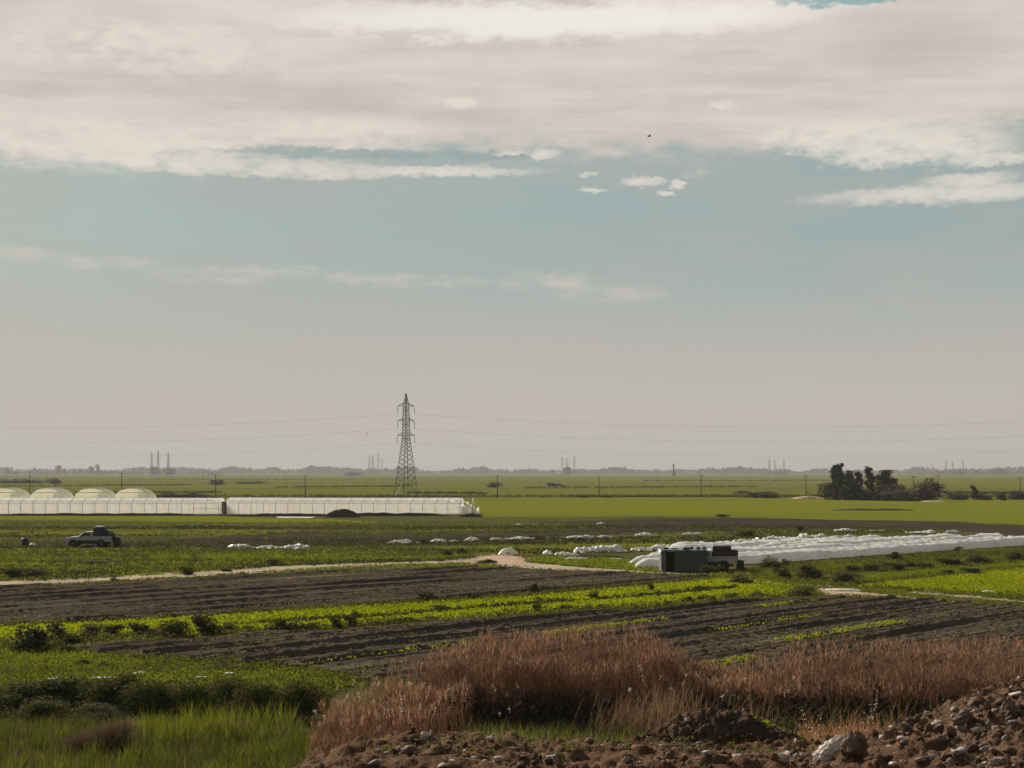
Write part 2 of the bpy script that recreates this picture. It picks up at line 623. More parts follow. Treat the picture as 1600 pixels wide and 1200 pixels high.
def m_simple(name, col, rough=0.6, spec=0.4, metal=0.0, var=0.25, scale=6.0, bstr=0.0, dirt=None):
    m, n, o = mat_new(name)
    P = opos(n)
    c = n.mix(n.ss(n.noise(P, scale, 5, 0.6), 0.35, 0.7), col, tuple(k * (1 - var) for k in col))
    if dirt:
        c = n.mix(n.ss(n.noise(P, scale * 0.4, 6, 0.7), 0.5, 0.72, 0, 0.7), c, dirt)
    p = pbsdf(n, c, rough, spec, metal, bump(n, n.noise(P, scale * 3, 5, 0.65), bstr, 0.03) if bstr else None)
    n.l.new(p.outputs[0], o.inputs[0])
    return m


def m_plastic(name, col=(0.82, 0.80, 0.76), trans=0.4, rough=0.35, dirt=(0.5, 0.46, 0.38), dirtamt=0.5, scale=0.7, wr=0.4, clear=0.0):
    m, n, o = mat_new(name)
    P = wpos(n)
    c = n.mix(n.ss(n.noise(P, scale, 6, 0.65), 0.45, 0.75, 0, dirtamt), col, dirt)
    nr = bump(n, n.noise(P, 2.2, 5, 0.6), wr, 0.08)
    p = pbsdf(n, c, rough, 0.4, normal=nr)
    t = n.n.new('ShaderNodeBsdfTranslucent')
    n.put(t.inputs[0], c)
    n.l.new(nr, t.inputs['Normal'])
    mx = n.n.new('ShaderNodeMixShader')
    mx.inputs[0].default_value = trans
    n.l.new(p.outputs[0], mx.inputs[1])
    n.l.new(t.outputs[0], mx.inputs[2])
    if clear:                                     # thin film lets part of the light straight through
        tr = n.n.new('ShaderNodeBsdfTransparent')
        tr.inputs[0].default_value = (0.97, 0.95, 0.91, 1)
        m2 = n.n.new('ShaderNodeMixShader')
        m2.inputs[0].default_value = clear
        n.l.new(mx.outputs[0], m2.inputs[1])
        n.l.new(tr.outputs[0], m2.inputs[2])
        mx = m2
    n.l.new(mx.outputs[0], o.inputs[0])
    return m


M = {}
ROW = R(-49)            # the planting rows run 41 degrees right of the view direction
M['ground'] = m_ground('weedy_ground', [(0.050, 0.050, 0.020), (0.068, 0.072, 0.016), (0.040, 0.034, 0.022)], (0.05, 0.25), (0.22, 1, 1), 0, 0.8, 0.15, 2.0)
M['far_field'] = m_ground('far_crop', [(0.080, 0.084, 0.014), (0.108, 0.109, 0.012), (0.055, 0.058, 0.018)], (0.008, 0.022), (0.12, 1, 1), 0, 0.2, 0.05, 1.5)
M['green_field'] = m_ground('green_crop', [(0.098, 0.103, 0.009), (0.115, 0.117, 0.008), (0.076, 0.081, 0.012)], (0.02, 0.09), (0.10, 1, 1), 0, 0.4, 0.08, 1.5)
M['strip_grass'] = m_ground('strip_turf', [(0.072, 0.077, 0.012), (0.102, 0.104, 0.010), (0.038, 0.039, 0.014)], (0.05, 0.3), (0.35, 1, 1), 0, 0.7, 0.12, 2.0)
M['crop_soil'] = m_ground('crop_ground', [(0.085, 0.098, 0.010), (0.110, 0.122, 0.008), (0.050, 0.056, 0.012)], (0.15, 0.8), (1, 1, 1), 0, 0.6, 0.08, 4.0)
M['plough'] = m_ground('ploughed_soil', [(0.063, 0.048, 0.036), (0.094, 0.074, 0.055), (0.038, 0.029, 0.022)], (0.9, 2.6), (0.06, 1, 1), R(-47), 1.0, 0.14, 4.0)
M['dark_soil'] = m_ground('dark_soil', [(0.034, 0.027, 0.019), (0.046, 0.040, 0.024), (0.025, 0.020, 0.015)], (0.05, 0.5), (0.3, 1, 1), 0, 1.0, 0.12, 2.5)
M['track'] = m_ground('track_earth', [(0.30, 0.215, 0.155), (0.36, 0.27, 0.20), (0.20, 0.15, 0.105)], (0.2, 0.9), (1, 1, 1), 0, 0.6, 0.05, 5.0)
M['pale_track'] = m_ground('pale_track_earth', [(0.275, 0.215, 0.155), (0.34, 0.275, 0.20), (0.16, 0.13, 0.08)], (0.2, 0.8), (1, 1, 1), 0, 0.6, 0.05, 5.0)
M['bank'] = m_ground('red_earth', [(0.095, 0.054, 0.034), (0.145, 0.088, 0.058), (0.052, 0.030, 0.021)], (0.9, 3.2), (1, 1, 1), 0, 1.0, 0.06, 11.0)
M['heap'] = m_ground('heap_earth', [(0.066, 0.042, 0.031), (0.090, 0.060, 0.042), (0.042, 0.028, 0.022)], (1.1, 3.8), (1, 1, 1), 0, 1.0, 0.05, 13.0)

M['crop'] = m_leaf('crop_leaf', (0.140, 0.155, 0.006), (0.205, 0.208, 0.008), 0.55, (1.25, 1.35, 0.5))
M['grass'] = m_leaf('grass_leaf', (0.034, 0.044, 0.013), (0.084, 0.094, 0.018), 0.42, (1.25, 1.3, 0.6))
M['olive'] = m_leaf('olive_leaf', (0.076, 0.084, 0.015), (0.125, 0.128, 0.017), 0.45, (1.25, 1.35, 0.6))
M['green_tuft'] = m_leaf('green_tuft_leaf', (0.082, 0.098, 0.012), (0.135, 0.148, 0.014), 0.5, (1.25, 1.35, 0.55))
M['weed'] = m_leaf('weed_leaf', (0.045, 0.052, 0.014), (0.085, 0.088, 0.020), 0.4)
M['shrub'] = m_leaf('shrub_leaf', (0.022, 0.028, 0.010), (0.055, 0.060, 0.020), 0.22)
M['reed_low'] = m_leaf('shaded_reed_leaf', (0.030, 0.024, 0.016), (0.060, 0.046, 0.028), 0.1)  # dark leaf colour puts the shade in at the foot of the reeds
M['shrub_grey'] = m_leaf('grey_shrub_leaf', (0.040, 0.042, 0.022), (0.095, 0.092, 0.050), 0.3)
M['hedge'] = m_leaf('hedge_leaf', (0.018, 0.024, 0.009), (0.080, 0.088, 0.017), 0.28)
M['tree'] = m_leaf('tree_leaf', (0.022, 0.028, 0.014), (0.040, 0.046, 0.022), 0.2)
M['redbush'] = m_leaf('reddish_leaf', (0.075, 0.040, 0.034), (0.110, 0.060, 0.048), 0.25)
M['brownbush'] = m_leaf('brown_leaf', (0.056, 0.045, 0.034), (0.085, 0.067, 0.048), 0.25)
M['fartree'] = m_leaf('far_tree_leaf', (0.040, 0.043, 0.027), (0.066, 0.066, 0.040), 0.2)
M['reed'] = m_leaf('dry_reed', (0.104, 0.060, 0.040), (0.192, 0.117, 0.078), 0.30, (1.25, 1.0, 0.8))
M['plume'] = m_leaf('reed_plume', (0.28, 0.22, 0.17), (0.50, 0.42, 0.34), 0.4, (1, 1, 1))
M['dry'] = m_leaf('dry_stalk', (0.135, 0.090, 0.056), (0.250, 0.175, 0.115), 0.35, (1.15, 1.0, 0.85))
M['reed_tip'] = m_leaf('reed_tip', (0.150, 0.088, 0.058), (0.270, 0.175, 0.118), 0.40, (1.1, 1.0, 0.9))
M['verge'] = m_leaf('verge_leaf', (0.082, 0.084, 0.018), (0.120, 0.116, 0.024), 0.4, (1.2, 1.25, 0.7))
M['dry_orange'] = m_leaf('orange_dry_grass', (0.190, 0.105, 0.058), (0.330, 0.205, 0.120), 0.4, (1.15, 1.0, 0.85))
M['brush'] = m_leaf('dead_brush', (0.090, 0.055, 0.038), (0.150, 0.100, 0.070), 0.25, (1.1, 1, 0.9))
M['clod'] = m_simple('clod_soil', (0.055, 0.042, 0.033), 0.95, 0.1, 0, 0.5, 3.0, 0.6)
M['straw'] = m_leaf('straw', (0.16, 0.13, 0.07), (0.30, 0.25, 0.15), 0.3, (1, 1, 1))
M['stone'] = m_simple('brown_stone', (0.17, 0.115, 0.085), 0.9, 0.2, 0, 0.45, 5.0, 0.7, (0.085, 0.05, 0.035))
M['palestone'] = m_simple('pale_stone', (0.42, 0.36, 0.30), 0.85, 0.25, 0, 0.3, 5.0, 0.6, (0.20, 0.14, 0.10))
M['whitestone'] = m_simple('white_stone', (0.62, 0.55, 0.47), 0.85, 0.2, 0, 0.3, 9.0, 0.8, (0.30, 0.21, 0.15))
M['greystone'] = m_simple('grey_stone', (0.26, 0.22, 0.20), 0.9, 0.2, 0, 0.4, 6.0, 0.7, (0.12, 0.085, 0.065))
M['bark'] = m_simple('bark', (0.11, 0.085, 0.065), 0.95, 0.1, 0, 0.4, 3.0, 0.5)
M['palebark'] = m_simple('pale_bark', (0.34, 0.30, 0.25), 0.9, 0.1, 0, 0.3, 3.0, 0.4)
M['steel'] = m_simple('galvanised_steel', (0.11, 0.11, 0.115), 0.6, 0.4, 0.3, 0.3, 1.0)
M['wire'] = m_simple('wire', (0.10, 0.10, 0.105), 0.6, 0.3, 0.3)
M['glassins'] = m_simple('insulator_glass', (0.09, 0.08, 0.08), 0.3, 0.5)
M['wood'] = m_simple('weathered_wood', (0.085, 0.07, 0.058), 0.9, 0.2, 0, 0.35, 4.0)
M['film'] = m_plastic('greenhouse_film', (0.93, 0.915, 0.88), 0.52, 0.3, (0.70, 0.66, 0.58), 0.22, 0.25, 0.15, 0.22)
M['film_old'] = m_plastic('aged_film', (0.80, 0.785, 0.67), 0.6, 0.4, (0.68, 0.65, 0.50), 0.5, 0.3, 0.3, 0.24)
M['film_row'] = m_plastic('row_film', (0.90, 0.88, 0.85), 0.44, 0.28, (0.54, 0.505, 0.46), 0.5, 0.6, 0.7)
M['film_torn'] = m_plastic('torn_film', (0.82, 0.79, 0.74), 0.42, 0.35, (0.55, 0.49, 0.41), 0.5, 0.8, 0.8)
M['hoop'] = m_simple('hoop_pipe', (0.55, 0.53, 0.49), 0.5, 0.4, 0.2)
M['paint'] = m_simple('white_car_paint', (0.47, 0.465, 0.46), 0.35, 0.5, 0, 0.12, 2.0, 0, (0.42, 0.36, 0.29))
M['darkglass'] = m_simple('dark_glass', (0.02, 0.022, 0.025), 0.1, 0.6)
M['rubber'] = m_simple('rubber', (0.022, 0.021, 0.020), 0.85, 0.2)
M['rim'] = m_simple('wheel_rim', (0.12, 0.12, 0.12), 0.5, 0.5, 0.5)
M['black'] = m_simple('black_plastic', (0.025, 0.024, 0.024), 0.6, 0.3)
M['lamp'] = m_simple('lamp_lens', (0.6, 0.6, 0.58), 0.15, 0.6)
M['redlamp'] = m_simple('tail_lens', (0.25, 0.02, 0.015), 0.2, 0.5)
M['tarp'] = m_simple('dark_tarp', (0.040, 0.036, 0.036), 0.7, 0.3, 0, 0.4, 2.0, 0.6)
M['tarp_pale'] = m_simple('pale_cover', (0.30, 0.28, 0.27), 0.6, 0.35, 0, 0.3, 3.0, 0.5)
M['tarp_brown'] = m_simple('maroon_crate', (0.060, 0.036, 0.034), 0.7, 0.3, 0, 0.4, 2.0, 0.4)
M['tarp_teal'] = m_simple('teal_tarp', (0.065, 0.125, 0.130), 0.45, 0.45, 0, 0.5, 1.5, 0.8)
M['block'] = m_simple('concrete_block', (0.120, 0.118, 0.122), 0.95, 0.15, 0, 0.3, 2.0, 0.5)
M['block_lit'] = m_simple('concrete_lit_side', (0.19, 0.18, 0.175), 0.95, 0.15, 0, 0.3, 2.0, 0.5)  # paler copy of the block colour, sunlight painted on the left side
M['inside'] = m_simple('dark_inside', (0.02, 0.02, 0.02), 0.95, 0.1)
M['concrete'] = m_simple('far_concrete', (0.16, 0.17, 0.18), 0.9, 0.2)
M['redclod'] = m_simple('red_clod', (0.125, 0.075, 0.050), 1.0, 0.05, 0, 0.5, 4.0, 0.6)
M['bird'] = m_simple('dark_feather', (0.03, 0.03, 0.03), 0.8, 0.2)
M['petal'] = m_simple('flower_white', (0.7, 0.66, 0.58), 0.7, 0.2)

# ------------------------------------------------------------------ ground
def axis(parts):
    o = []
    for a, b, s in parts:
        o += list(np.arange(a, b, s))
    return np.array(o)


gx = np.concatenate([-np.geomspace(16000, 42, 40), axis([(-40, -16, 0.8), (-16, 14, 0.3), (14, 40, 0.8)]), np.geomspace(42, 16000, 40)])
gy = np.concatenate([-np.geomspace(16000, 30, 20), axis([(-28, 8, 2.0), (8, 56, 0.3), (56, 130, 3.0)]), np.geomspace(130, 16000, 60)])
X, Y = np.meshgrid(gx, gy)
Z = hz(X, Y)
nearm = np.clip((60 - Y) / 15, 0, 1) * np.clip((Y + 5) / 10, 0, 1)
Z = Z + nearm * (fbm(X * 0.8, Y * 0.8, 3, 4) - 0.75) * 0.14
idx = np.arange(X.size).reshape(X.shape)
q = np.stack([idx[:-1, :-1], idx[:-1, 1:], idx[1:, 1:], idx[1:, :-1]], 2).reshape(-1, 4)
tag(link('ground', mesh_np('ground', np.stack([X.ravel(), Y.ravel(), Z.ravel()], 1), q, M['ground'], smooth=True)),
    'flat weedy olive ground of the plain reaching the horizon', kind='structure')

P_far = [(-15000, 470), (15000, 470), (15000, 15500), (-15000, 15500)]
far = np.array([(-15000, 15500), (-15000, 476), (-300, 476), (-10, 478), (150, 476), (900, 470), (15000, 470), (15000, 15500)])
fo = link('far_field', mesh_np('far_field', np.c_[far, np.full(len(far), 0.03)], [np.array([list(range(len(far)))[::1]])], M['far_field']))
tag(fo, 'wide hazy green crop field stretching to the horizon', kind='structure')

P_green = GP([(-500, 777.5), (2400, 777.5), (2400, 826), (1600, 820), (1480, 814.5), (1300, 812), (1180, 808.5), (1000, 807), (860, 808), (760, 807), (740, 803), (560, 797), (340, 795), (-500, 795)])
sheet('green_field', P_green, M['green_field'], 0.02, 4, 3, 'bright smooth green crop field behind the dark earth strip', rough=3, nscale=0.05, seed=3)
P_ga = GP([(-400, 806.5), (340, 806.5), (520, 812), (640, 818), (380, 817), (100, 813), (-400, 814)])
sheet('grass_field', P_ga, M['green_field'], 0.02, 2.5, 1.5, 'narrow bright green strip in front of the long greenhouses', rough=1.5, nscale=0.1, seed=5)
P_gb = GP([(-300, 826), (180, 824), (420, 828), (640, 824), (900, 822), (760, 830), (420, 838), (160, 836), (-300, 840)])
sheet('grass_field', P_gb, M['strip_grass'], 0.02, 2.0, 1.0, 'dull green grass strip running behind the white pickup', rough=3, nscale=0.12, seed=6)
P_gc = GP([(560, 858), (760, 852), (1000, 841), (1250, 838), (1420, 834), (1200, 846), (1000, 858), (830, 866), (760, 869), (600, 866)])
sheet('grass_field', P_gc, M['strip_grass'], 0.025, 1.5, 1.0, 'rough green grass between the plastic scraps and the track', rough=2, nscale=0.15, seed=7)
P_dark1 = GP([(820, 817), (1000, 811), (1180, 810), (1300, 813.5), (1480, 816), (1620, 823), (1900, 832), (1900, 846), (1600, 836.5), (1480, 829), (1300, 828), (1100, 825), (940, 824)])
sheet('fallow_field', P_dark1, M['dark_soil'], 0.03, 1.6, 1.0, 'dark bare earth strip in front of the bright green field', rough=1.8, nscale=0.12, seed=8,
      relief=lambda x, y: 0.25 * fbm(x * 0.3, y * 0.6, 4, 4) ** 2)
P_dark2 = GP([(200, 852), (330, 838), (480, 832), (620, 835), (800, 832), (1010, 824), (1180, 828), (1000, 834), (760, 843), (560, 851), (350, 857)])
sheet('fallow_field', P_dark2, M['dark_soil'], 0.03, 1.2, 0.8, 'dark cloddy earth strip strewn with white plastic right of the pickup', rough=2.5, nscale=0.15, seed=9,
      relief=lambda x, y: 0.35 * fbm(x * 0.5, y * 0.7, 6, 4) ** 2)
P_dark3 = GP([(-80, 852), (110, 846), (230, 846), (340, 855), (200, 858), (-80, 860)])
sheet('fallow_field', P_dark3, M['dark_soil'], 0.03, 1.2, 0.8, 'dark earth patch under the white pickup', rough=1.5, nscale=0.2, seed=10)
P_greenL = GP([(-120, 859), (350, 859), (600, 861), (735, 864), (745, 871), (700, 877), (560, 881), (430, 886), (300, 896), (170, 904), (0, 910), (-120, 914)])
sheet('grass_field', P_greenL, M['strip_grass'], 0.02, 1.2, 0.8, 'bright weedy green field above the pale dirt track at left', rough=0.8, seed=11)

def rows(az, spacing, h, seed, h2=0.06):
    """long parallel furrows: broad beds, a ridge every third of a bed, and crumbly soil drawn out along the rows"""
    n_ = (-math.cos(R(az)), math.sin(R(az)))
    a_ = (math.sin(R(az)), math.cos(R(az)))
    def f(x, y):
        s = n_[0] * x + n_[1] * y + 1.0 * (fbm(x * 0.05, y * 0.05, seed) - 0.5)
        t = a_[0] * x + a_[1] * y
        ph = s / spacing
        d1 = np.abs((ph % 1) - 0.5) * 2
        big = np.clip(1 - d1 * 2.2, 0, 1) ** 1.2
        d3 = np.abs(((ph * 3) % 1) - 0.5) * 2
        k = 0.35 + 1.3 * fbm(t * 0.07, np.floor(ph * 3) * 4.1, seed + 3, 2)
        drawn = fbm(s * 2.4, t * 0.30, seed + 9, 4, 0.6)
        return h * big * k + h2 * np.clip(1 - d3 * 1.6, 0, 1) * k + 0.11 * np.clip(drawn - 0.35, 0, 1) + 0.16 * fbm(x * 3.0, y * 3.0, seed + 5, 3, 0.66) ** 2.2 + 0.02
    return f

P_up = GP([(-140, 928), (0, 922), (200, 912), (400, 901.5), (560, 893), (720, 888), (800, 892.5), (1000, 899), (1120, 905), (1000, 916), (800, 934), (600, 946), (400, 959), (230, 969), (0, 980), (-140, 986)])
sheet('ploughed_field', P_up, M['plough'], 0.03, 0.19, 0.19, 'brown ploughed field with furrows between the dirt track and the yellow-green strip', rough=0.7, seed=12, relief=rows(44, 3.3, 0.14, 31, 0.11))
P_lo = GP([(90, 1018), (180, 1009), (330, 1001), (400, 994), (560, 986), (650, 976), (800, 969), (1000, 956), (1150, 945), (1275, 936), (1400, 938), (1600, 950), (1900, 972), (1900, 1075), (1600, 1062), (1200, 1070), (900, 1075), (600, 1072), (480, 1046), (380, 1040), (200, 1028)])
sheet('ploughed_field', P_lo, M['plough'], 0.03, 0.14, 0.14, 'dark ploughed field with furrows running up behind the brown reeds', rough=0.6, seed=13, relief=rows(41, 2.5, 0.14, 37, 0.11))
P_crop = GP([(-140, 990), (0, 982), (230, 970.5), (400, 960), (600, 947.5), (800, 935.5), (1000, 917.5), (1110, 906.5), (1190, 908), (1270, 928), (1230, 937), (1160, 943), (1000, 955), (800, 967), (640, 976), (400, 992), (200, 1003), (0, 1012), (-140, 1018)])
sheet('crop_field', P_crop, M['crop_soil'], 0.025, 0.5, 0.5, 'vivid yellow-green crop strip slanting between two ploughed fields', rough=0.4, seed=14)
P_right = GP([(1100, 898), (1160, 890), (1240, 880), (1400, 868), (1600, 855), (1900, 842), (1900, 965), (1600, 944), (1420, 934), (1290, 922), (1190, 910)])
sheet('grass_field', P_right, M['strip_grass'], 0.02, 0.9, 0.7, 'green grass field right of the hut in front of the white row covers', rough=0.8, seed=15)
P_rcrop = GP([(1335, 917), (1420, 906), (1600, 888), (1900, 862), (1900, 955), (1600, 934), (1480, 925)])
sheet('crop_field', P_rcrop, M['crop_soil'], 0.03, 0.7, 0.5, 'yellow-green crop patch at the right edge beyond the grassy track', rough=0.6, seed=16)
P_rg2 = GP([(1300, 898), (1420, 894), (1600, 880), (1900, 858), (1900, 870), (1600, 892), (1420, 904), (1340, 908)])
sheet('crop_field', P_rg2, M['green_field'], 0.034, 0.7, 0.5, 'plain green crop band behind the yellow-green patch at right', rough=0.6, seed=17)

# tracks
P_tr = GP([(-140, 915), (0, 908.5), (170, 900.5), (300, 893), (430, 885), (560, 879.4), (690, 876.5), (742, 870.5), (790, 867), (828, 872), (812, 878), (905, 887), (1010, 894), (1130, 900), (1130, 903), (1000, 899), (880, 893), (790, 886), (720, 881), (560, 886), (430, 894), (300, 902.5), (170, 910.5), (0, 917.5), (-140, 924)])
sheet('dirt_track', P_tr, M['pale_track'], 0.05, 0.35, 0.35, 'pale dirt track crossing the fields from left to the hut', rough=0.3, seed=18, nscale=0.6)
P_tj = GP([(742, 868), (790, 866), (835, 873), (815, 881), (795, 884), (745, 876)])
sheet('dirt_track', P_tj, M['track'], 0.056, 0.35, 0.35, 'bare pinkish earth where the tracks meet left of the hut', rough=0.6, seed=19, nscale=0.5)
P_t2 = GP([(1266, 920), (1300, 920.5), (1340, 926), (1430, 934.5), (1500, 941), (1600, 950), (1600, 951.5), (1500, 943.5), (1425, 938.5), (1345, 933.5), (1288, 930)])
sheet('dirt_track', P_t2, M['track'], 0.056, 0.3, 0.3, 'short pinkish dirt track right of the yellow-green strip', rough=0.25, seed=20, nscale=0.6)
P_t3 = GP([(1040, 899.5), (1140, 904), (1225, 911), (1300, 916), (1300, 918), (1220, 914.5), (1130, 908), (1040, 902.5)])
sheet('dirt_track', P_t3, M['pale_track'], 0.045, 0.3, 0.3, 'faint pale track running right past the hut', rough=0.25, seed=22, nscale=0.6)
P_t4 = GP([(1440, 924), (1600, 938), (1800, 956), (1800, 962), (1600, 942), (1420, 927)])
sheet('dirt_track', P_t4, M['pale_track'], 0.042, 0.4, 0.3, 'thin worn track across the grass at the right edge', rough=0.35, seed=23, nscale=0.5)
P_p1 = GP([(430, 807.5), (490, 808), (486, 810), (434, 809.6)])
sheet('plastic_strip', P_p1, M['film_torn'], 0.06, 0.6, 0.6, 'flat white plastic laid on the ground in front of the right greenhouse', 'plastic sheet', rough=0.5, seed=24, kind='thing')

# embankment of red earth under the camera
def bank_relief(x, y):
    b = fbm(x * 1.3, y * 1.3, 41, 3)
    c = fbm(x * 4.5, y * 4.5, 47, 4, 0.6)
    e = np.abs(fbm(x * 9, y * 9, 55, 3) - 0.5) * 2
    h_ = np.abs(fbm(x * 7, y * 7, 58, 4, 0.62) - 0.5) * 2
    return 0.26 * (b - 0.45) + 0.26 * (c - 0.45) + 0.05 * (1 - e) + 0.10 * (0.5 - h_) + 0.03
P_bank = np.array([(-3.0, 14.2), (-2.9, 18.5), (-2.4, 20.5), (-1, 22.5), (1, 24), (4, 24), (10, 24), (10, 14.2)])
sheet('embankment', P_bank, M['bank'], 0.05, 0.04, 0.045, 'red-brown earth bank with stones along the bottom of the view', rough=0.5, seed=25, nscale=0.8, relief=bank_relief, smooth=True)

# ------------------------------------------------------------------ haze
hb = MB().box((0, 0, 38), (31600, 31600, 90), 0)
hm, hn, ho = mat_new('haze_air')
pv = hn.n.new('ShaderNodeVolumePrincipled')
pv.inputs['Color'].default_value = (0.50, 0.51, 0.53, 1)
pv.inputs['Density'].default_value = 0.00013
pv.inputs['Density Attribute'].default_value = ''
pv.inputs['Color Attribute'].default_value = ''
pv.inputs['Temperature Attribute'].default_value = ''
pv.inputs['Anisotropy'].default_value = 0.1
hn.l.new(pv.outputs[0], ho.inputs['Volume'])
tag(hb.build('haze', hm), 'pale dusty haze over the plain', kind='stuff')

# ------------------------------------------------------------------ lattice pylon
def pylon(parent_name, loc, scale, label, group, rz=0.0, t=0.115):
    root = empty(parent_name, loc, rz)
    root.scale = (scale, scale, scale)
    tag(root, label, 'pylon', group)
    H_ = 31.0
    # half width of the square body at each height
    hw = lambda z: np.interp(z, [0, 4, 8, 17.5, 27.5, 29.0, 31.0], [2.7, 2.27, 1.78, 0.86, 0.60, 0.46, 0.06])
    for sx in (-1, 1):
        for sy in (-1, 1):
            b = MB()
            zs = [0, 8, 17.5, 27.5, 31]
            for z0, z1 in zip(zs[:-1], zs[1:]):
                b.bar((sx * hw(z0), sy * hw(z0), z0), (sx * hw(z1), sy * hw(z1), z1), t * 1.35)
            b.build('leg', M['steel'], root)
    br = MB()
    lv = [0, 4.0, 6.0, 7.6, 9.2, 10.7, 12.1, 13.4, 14.6, 15.7, 16.7, 17.6, 18.6, 19.6, 20.7, 21.8, 22.9, 24.0, 25.1, 26.2, 27.5, 28.6, 29.6]
    for i in range(len(lv) - 1):
        z0, z1 = lv[i], lv[i + 1]
        a, c = hw(z0), hw(z1)
        for (ax, ay), (bx, by) in (((-1, -1), (1, -1)), ((1, -1), (1, 1)), ((1, 1), (-1, 1)), ((-1, 1), (-1, -1))):
            if i == 0:
                m = ((ax + bx) / 2 * c, (ay + by) / 2 * c, z1)
                br.bar((ax * a, ay * a, z0), m, t * 0.8)
                br.bar((bx * a, by * a, z0), m, t * 0.8)
            else:
                br.bar((ax * a, ay * a, z0), (bx * c, by * c, z1), t * 0.62)
                br.bar((bx * a, by * a, z0), (ax * c, ay * c, z1), t * 0.62)
            if i in (0, 1, 3, 10, 14, 18, 20):
                br.bar((ax * c, ay * c, z1), (bx * c, by * c, z1), t * 0.8)
    br.build('bracing', M['steel'], root)
    for z in (27.3, 22.9, 18.6):
        for sx in (-1, 1):
            ca = MB()
            L = 3.0 if z > 20 else 3.1
            tip = (sx * L, 0, z)
            for sy in (-1, 1):
                ca.bar((sx * hw(z), sy * hw(z), z), tip, t)
                ca.bar((sx * hw(z + 0.9), sy * hw(z + 0.9), z + 0.9), tip, t * 0.8)
            ca.bar((sx * 1.4, -hw(z) * 0.4, z), (sx * 1.4, hw(z) * 0.4, z), t * 0.6)
            ca.bar((sx * 1.4, 0, z), (sx * 1.35, 0, z + 0.45), t * 0.6)
            ca.build('crossarm', M['steel'], root)
        for sx in (-1, 1):
            pr = [(0.03, 0)]
            for k in range(11):
                pr += [(0.05, -0.15 - k * 0.19), (0.15, -0.2 - k * 0.19), (0.05, -0.25 - k * 0.19)]
            pr.append((0.03, -2.35))
            MB().lathe(pr, 8, (sx * L, 0, z)).build('insulator', M['glassins'], root)
    pk = MB()
    pk.bar((-0.9, 0, 31), (0.0, 0, 31.0), 0.07)
    pk.build('earth_wire_arm', M['steel'], root)
    return root

px_, py_ = G(634.5, 778)
main_pylon = pylon('lattice_pylon', (px_, py_, 0), 1.0, 'tall dark lattice pylon standing behind the right long greenhouse', None, R(38))

# conductors: hang from the insulators, next supports outside the picture
def wire(a, b, sag, label):
    n = 48
    pts = []
    for i in range(n + 1):
        t = i / n
        p = Vector(a).lerp(Vector(b), t)
        p.z -= 4 * sag * t * (1 - t)
        pts.append(p)
    o = MB().tube(pts, 0.015, 5).build('power_line', M['wire'])
    return tag(o, label, 'power line', 'power lines of the tall pylon')

c14, s14 = math.cos(R(38)), math.sin(R(38))
for zz, L, nm in ((27.3, 3.0, 'upper'), (22.9, 3.0, 'middle'), (18.6, 3.1, 'lower')):
    for sx, side in ((-1, 'nearer'), (1, 'farther')):
        wx, wy, wz = px_ + sx * L * c14, py_ + sx * L * s14, zz - 2.35
        # the line runs left to right across the view
        if sx > 0:
            wire((wx, wy, wz), (wx + 232, wy - 58 + 60, wz + 1.0), 4.3, f'thin {nm} wire sagging from the tall pylon towards the right edge')
        else:
            wire((wx, wy, wz), (wx - 225, wy + 20, wz + 0.5), 4.3, f'thin {nm} wire sagging from the tall pylon towards the left edge')

# far pylons in the haze
far_py = [
    (237, 705, 3000, 'hazy lattice pylon over the left greenhouses, leftmost of its close trio'),
    (247, 703, 3050, 'hazy lattice pylon over the left greenhouses, tallest in the middle of its trio'),
    (263, 706, 3050, 'hazy lattice pylon over the left greenhouses, rightmost of its close trio'),
    (577, 711, 4300, 'faint lattice pylon left of the tall pylon, leftmost of the four there'),
    (582.5, 710, 4300, 'faint lattice pylon left of the tall pylon, second of the four there'),
    (591, 707, 4200, 'faint lattice pylon left of the tall pylon, tallest of the four there'),
    (597, 716, 4700, 'faint lattice pylon left of the tall pylon, shortest of the four there'),
    (878.5, 713, 3600, 'hazy lattice pylon just left of the round grey tank'),
    (886.5, 714, 3900, 'hazy lattice pylon rising directly behind the round grey tank'),
    (897.5, 712, 3600, 'hazy lattice pylon just right of the round grey tank'),
    (1202, 716, 3600, 'hazy lattice pylon left of the dark tree clump, leftmost of that trio'),
    (1211, 717, 3700, 'hazy lattice pylon left of the dark tree clump, middle of that trio'),
    (1225, 716, 3600, 'hazy lattice pylon left of the dark tree clump, rightmost of that trio'),
    (1478, 719, 3900, 'hazy lattice pylon right of the reddish bush, left one of the clear trio'),
    (1488.5, 720, 4000, 'hazy lattice pylon right of the reddish bush, middle one of the clear trio'),
    (1505, 719, 3900, 'hazy lattice pylon right of the reddish bush, right one of the clear trio'),
    (1456, 724, 5500, 'very faint pylon just left of the right-hand trio'),
    (755, 723, 5500, 'very faint solitary pylon on the horizon right of the tall pylon'),
    (825, 727, 5800, 'very faint short pylon between the solitary pylon and the grey tank'),
    (20, 728, 5500, 'very faint pylon at the far left of the horizon'),
    (57, 727, 5500, 'very faint pylon left of the far left tree group'),
]
proto = None
for i, (x, yt, d, lab) in enumerate(far_py):
    top = CAMH + (HOR - yt) / FPX * d
    loc = ((x - 800) / FPX * d, d, 0)
    if proto is None:
        proto = pylon('lattice_pylon', loc, top / 31.0, lab, 'hazy pylons on the horizon', R(5), 0.145)
        r_ = proto
    else:
        r_ = copy_tree(proto)
        r_['label'] = lab
        r_.location = loc
        r_.rotation_euler = (0, 0, R(random.uniform(-8, 20)))
    s_ = top / 31.0
    r_.scale = (s_, s_, s_)

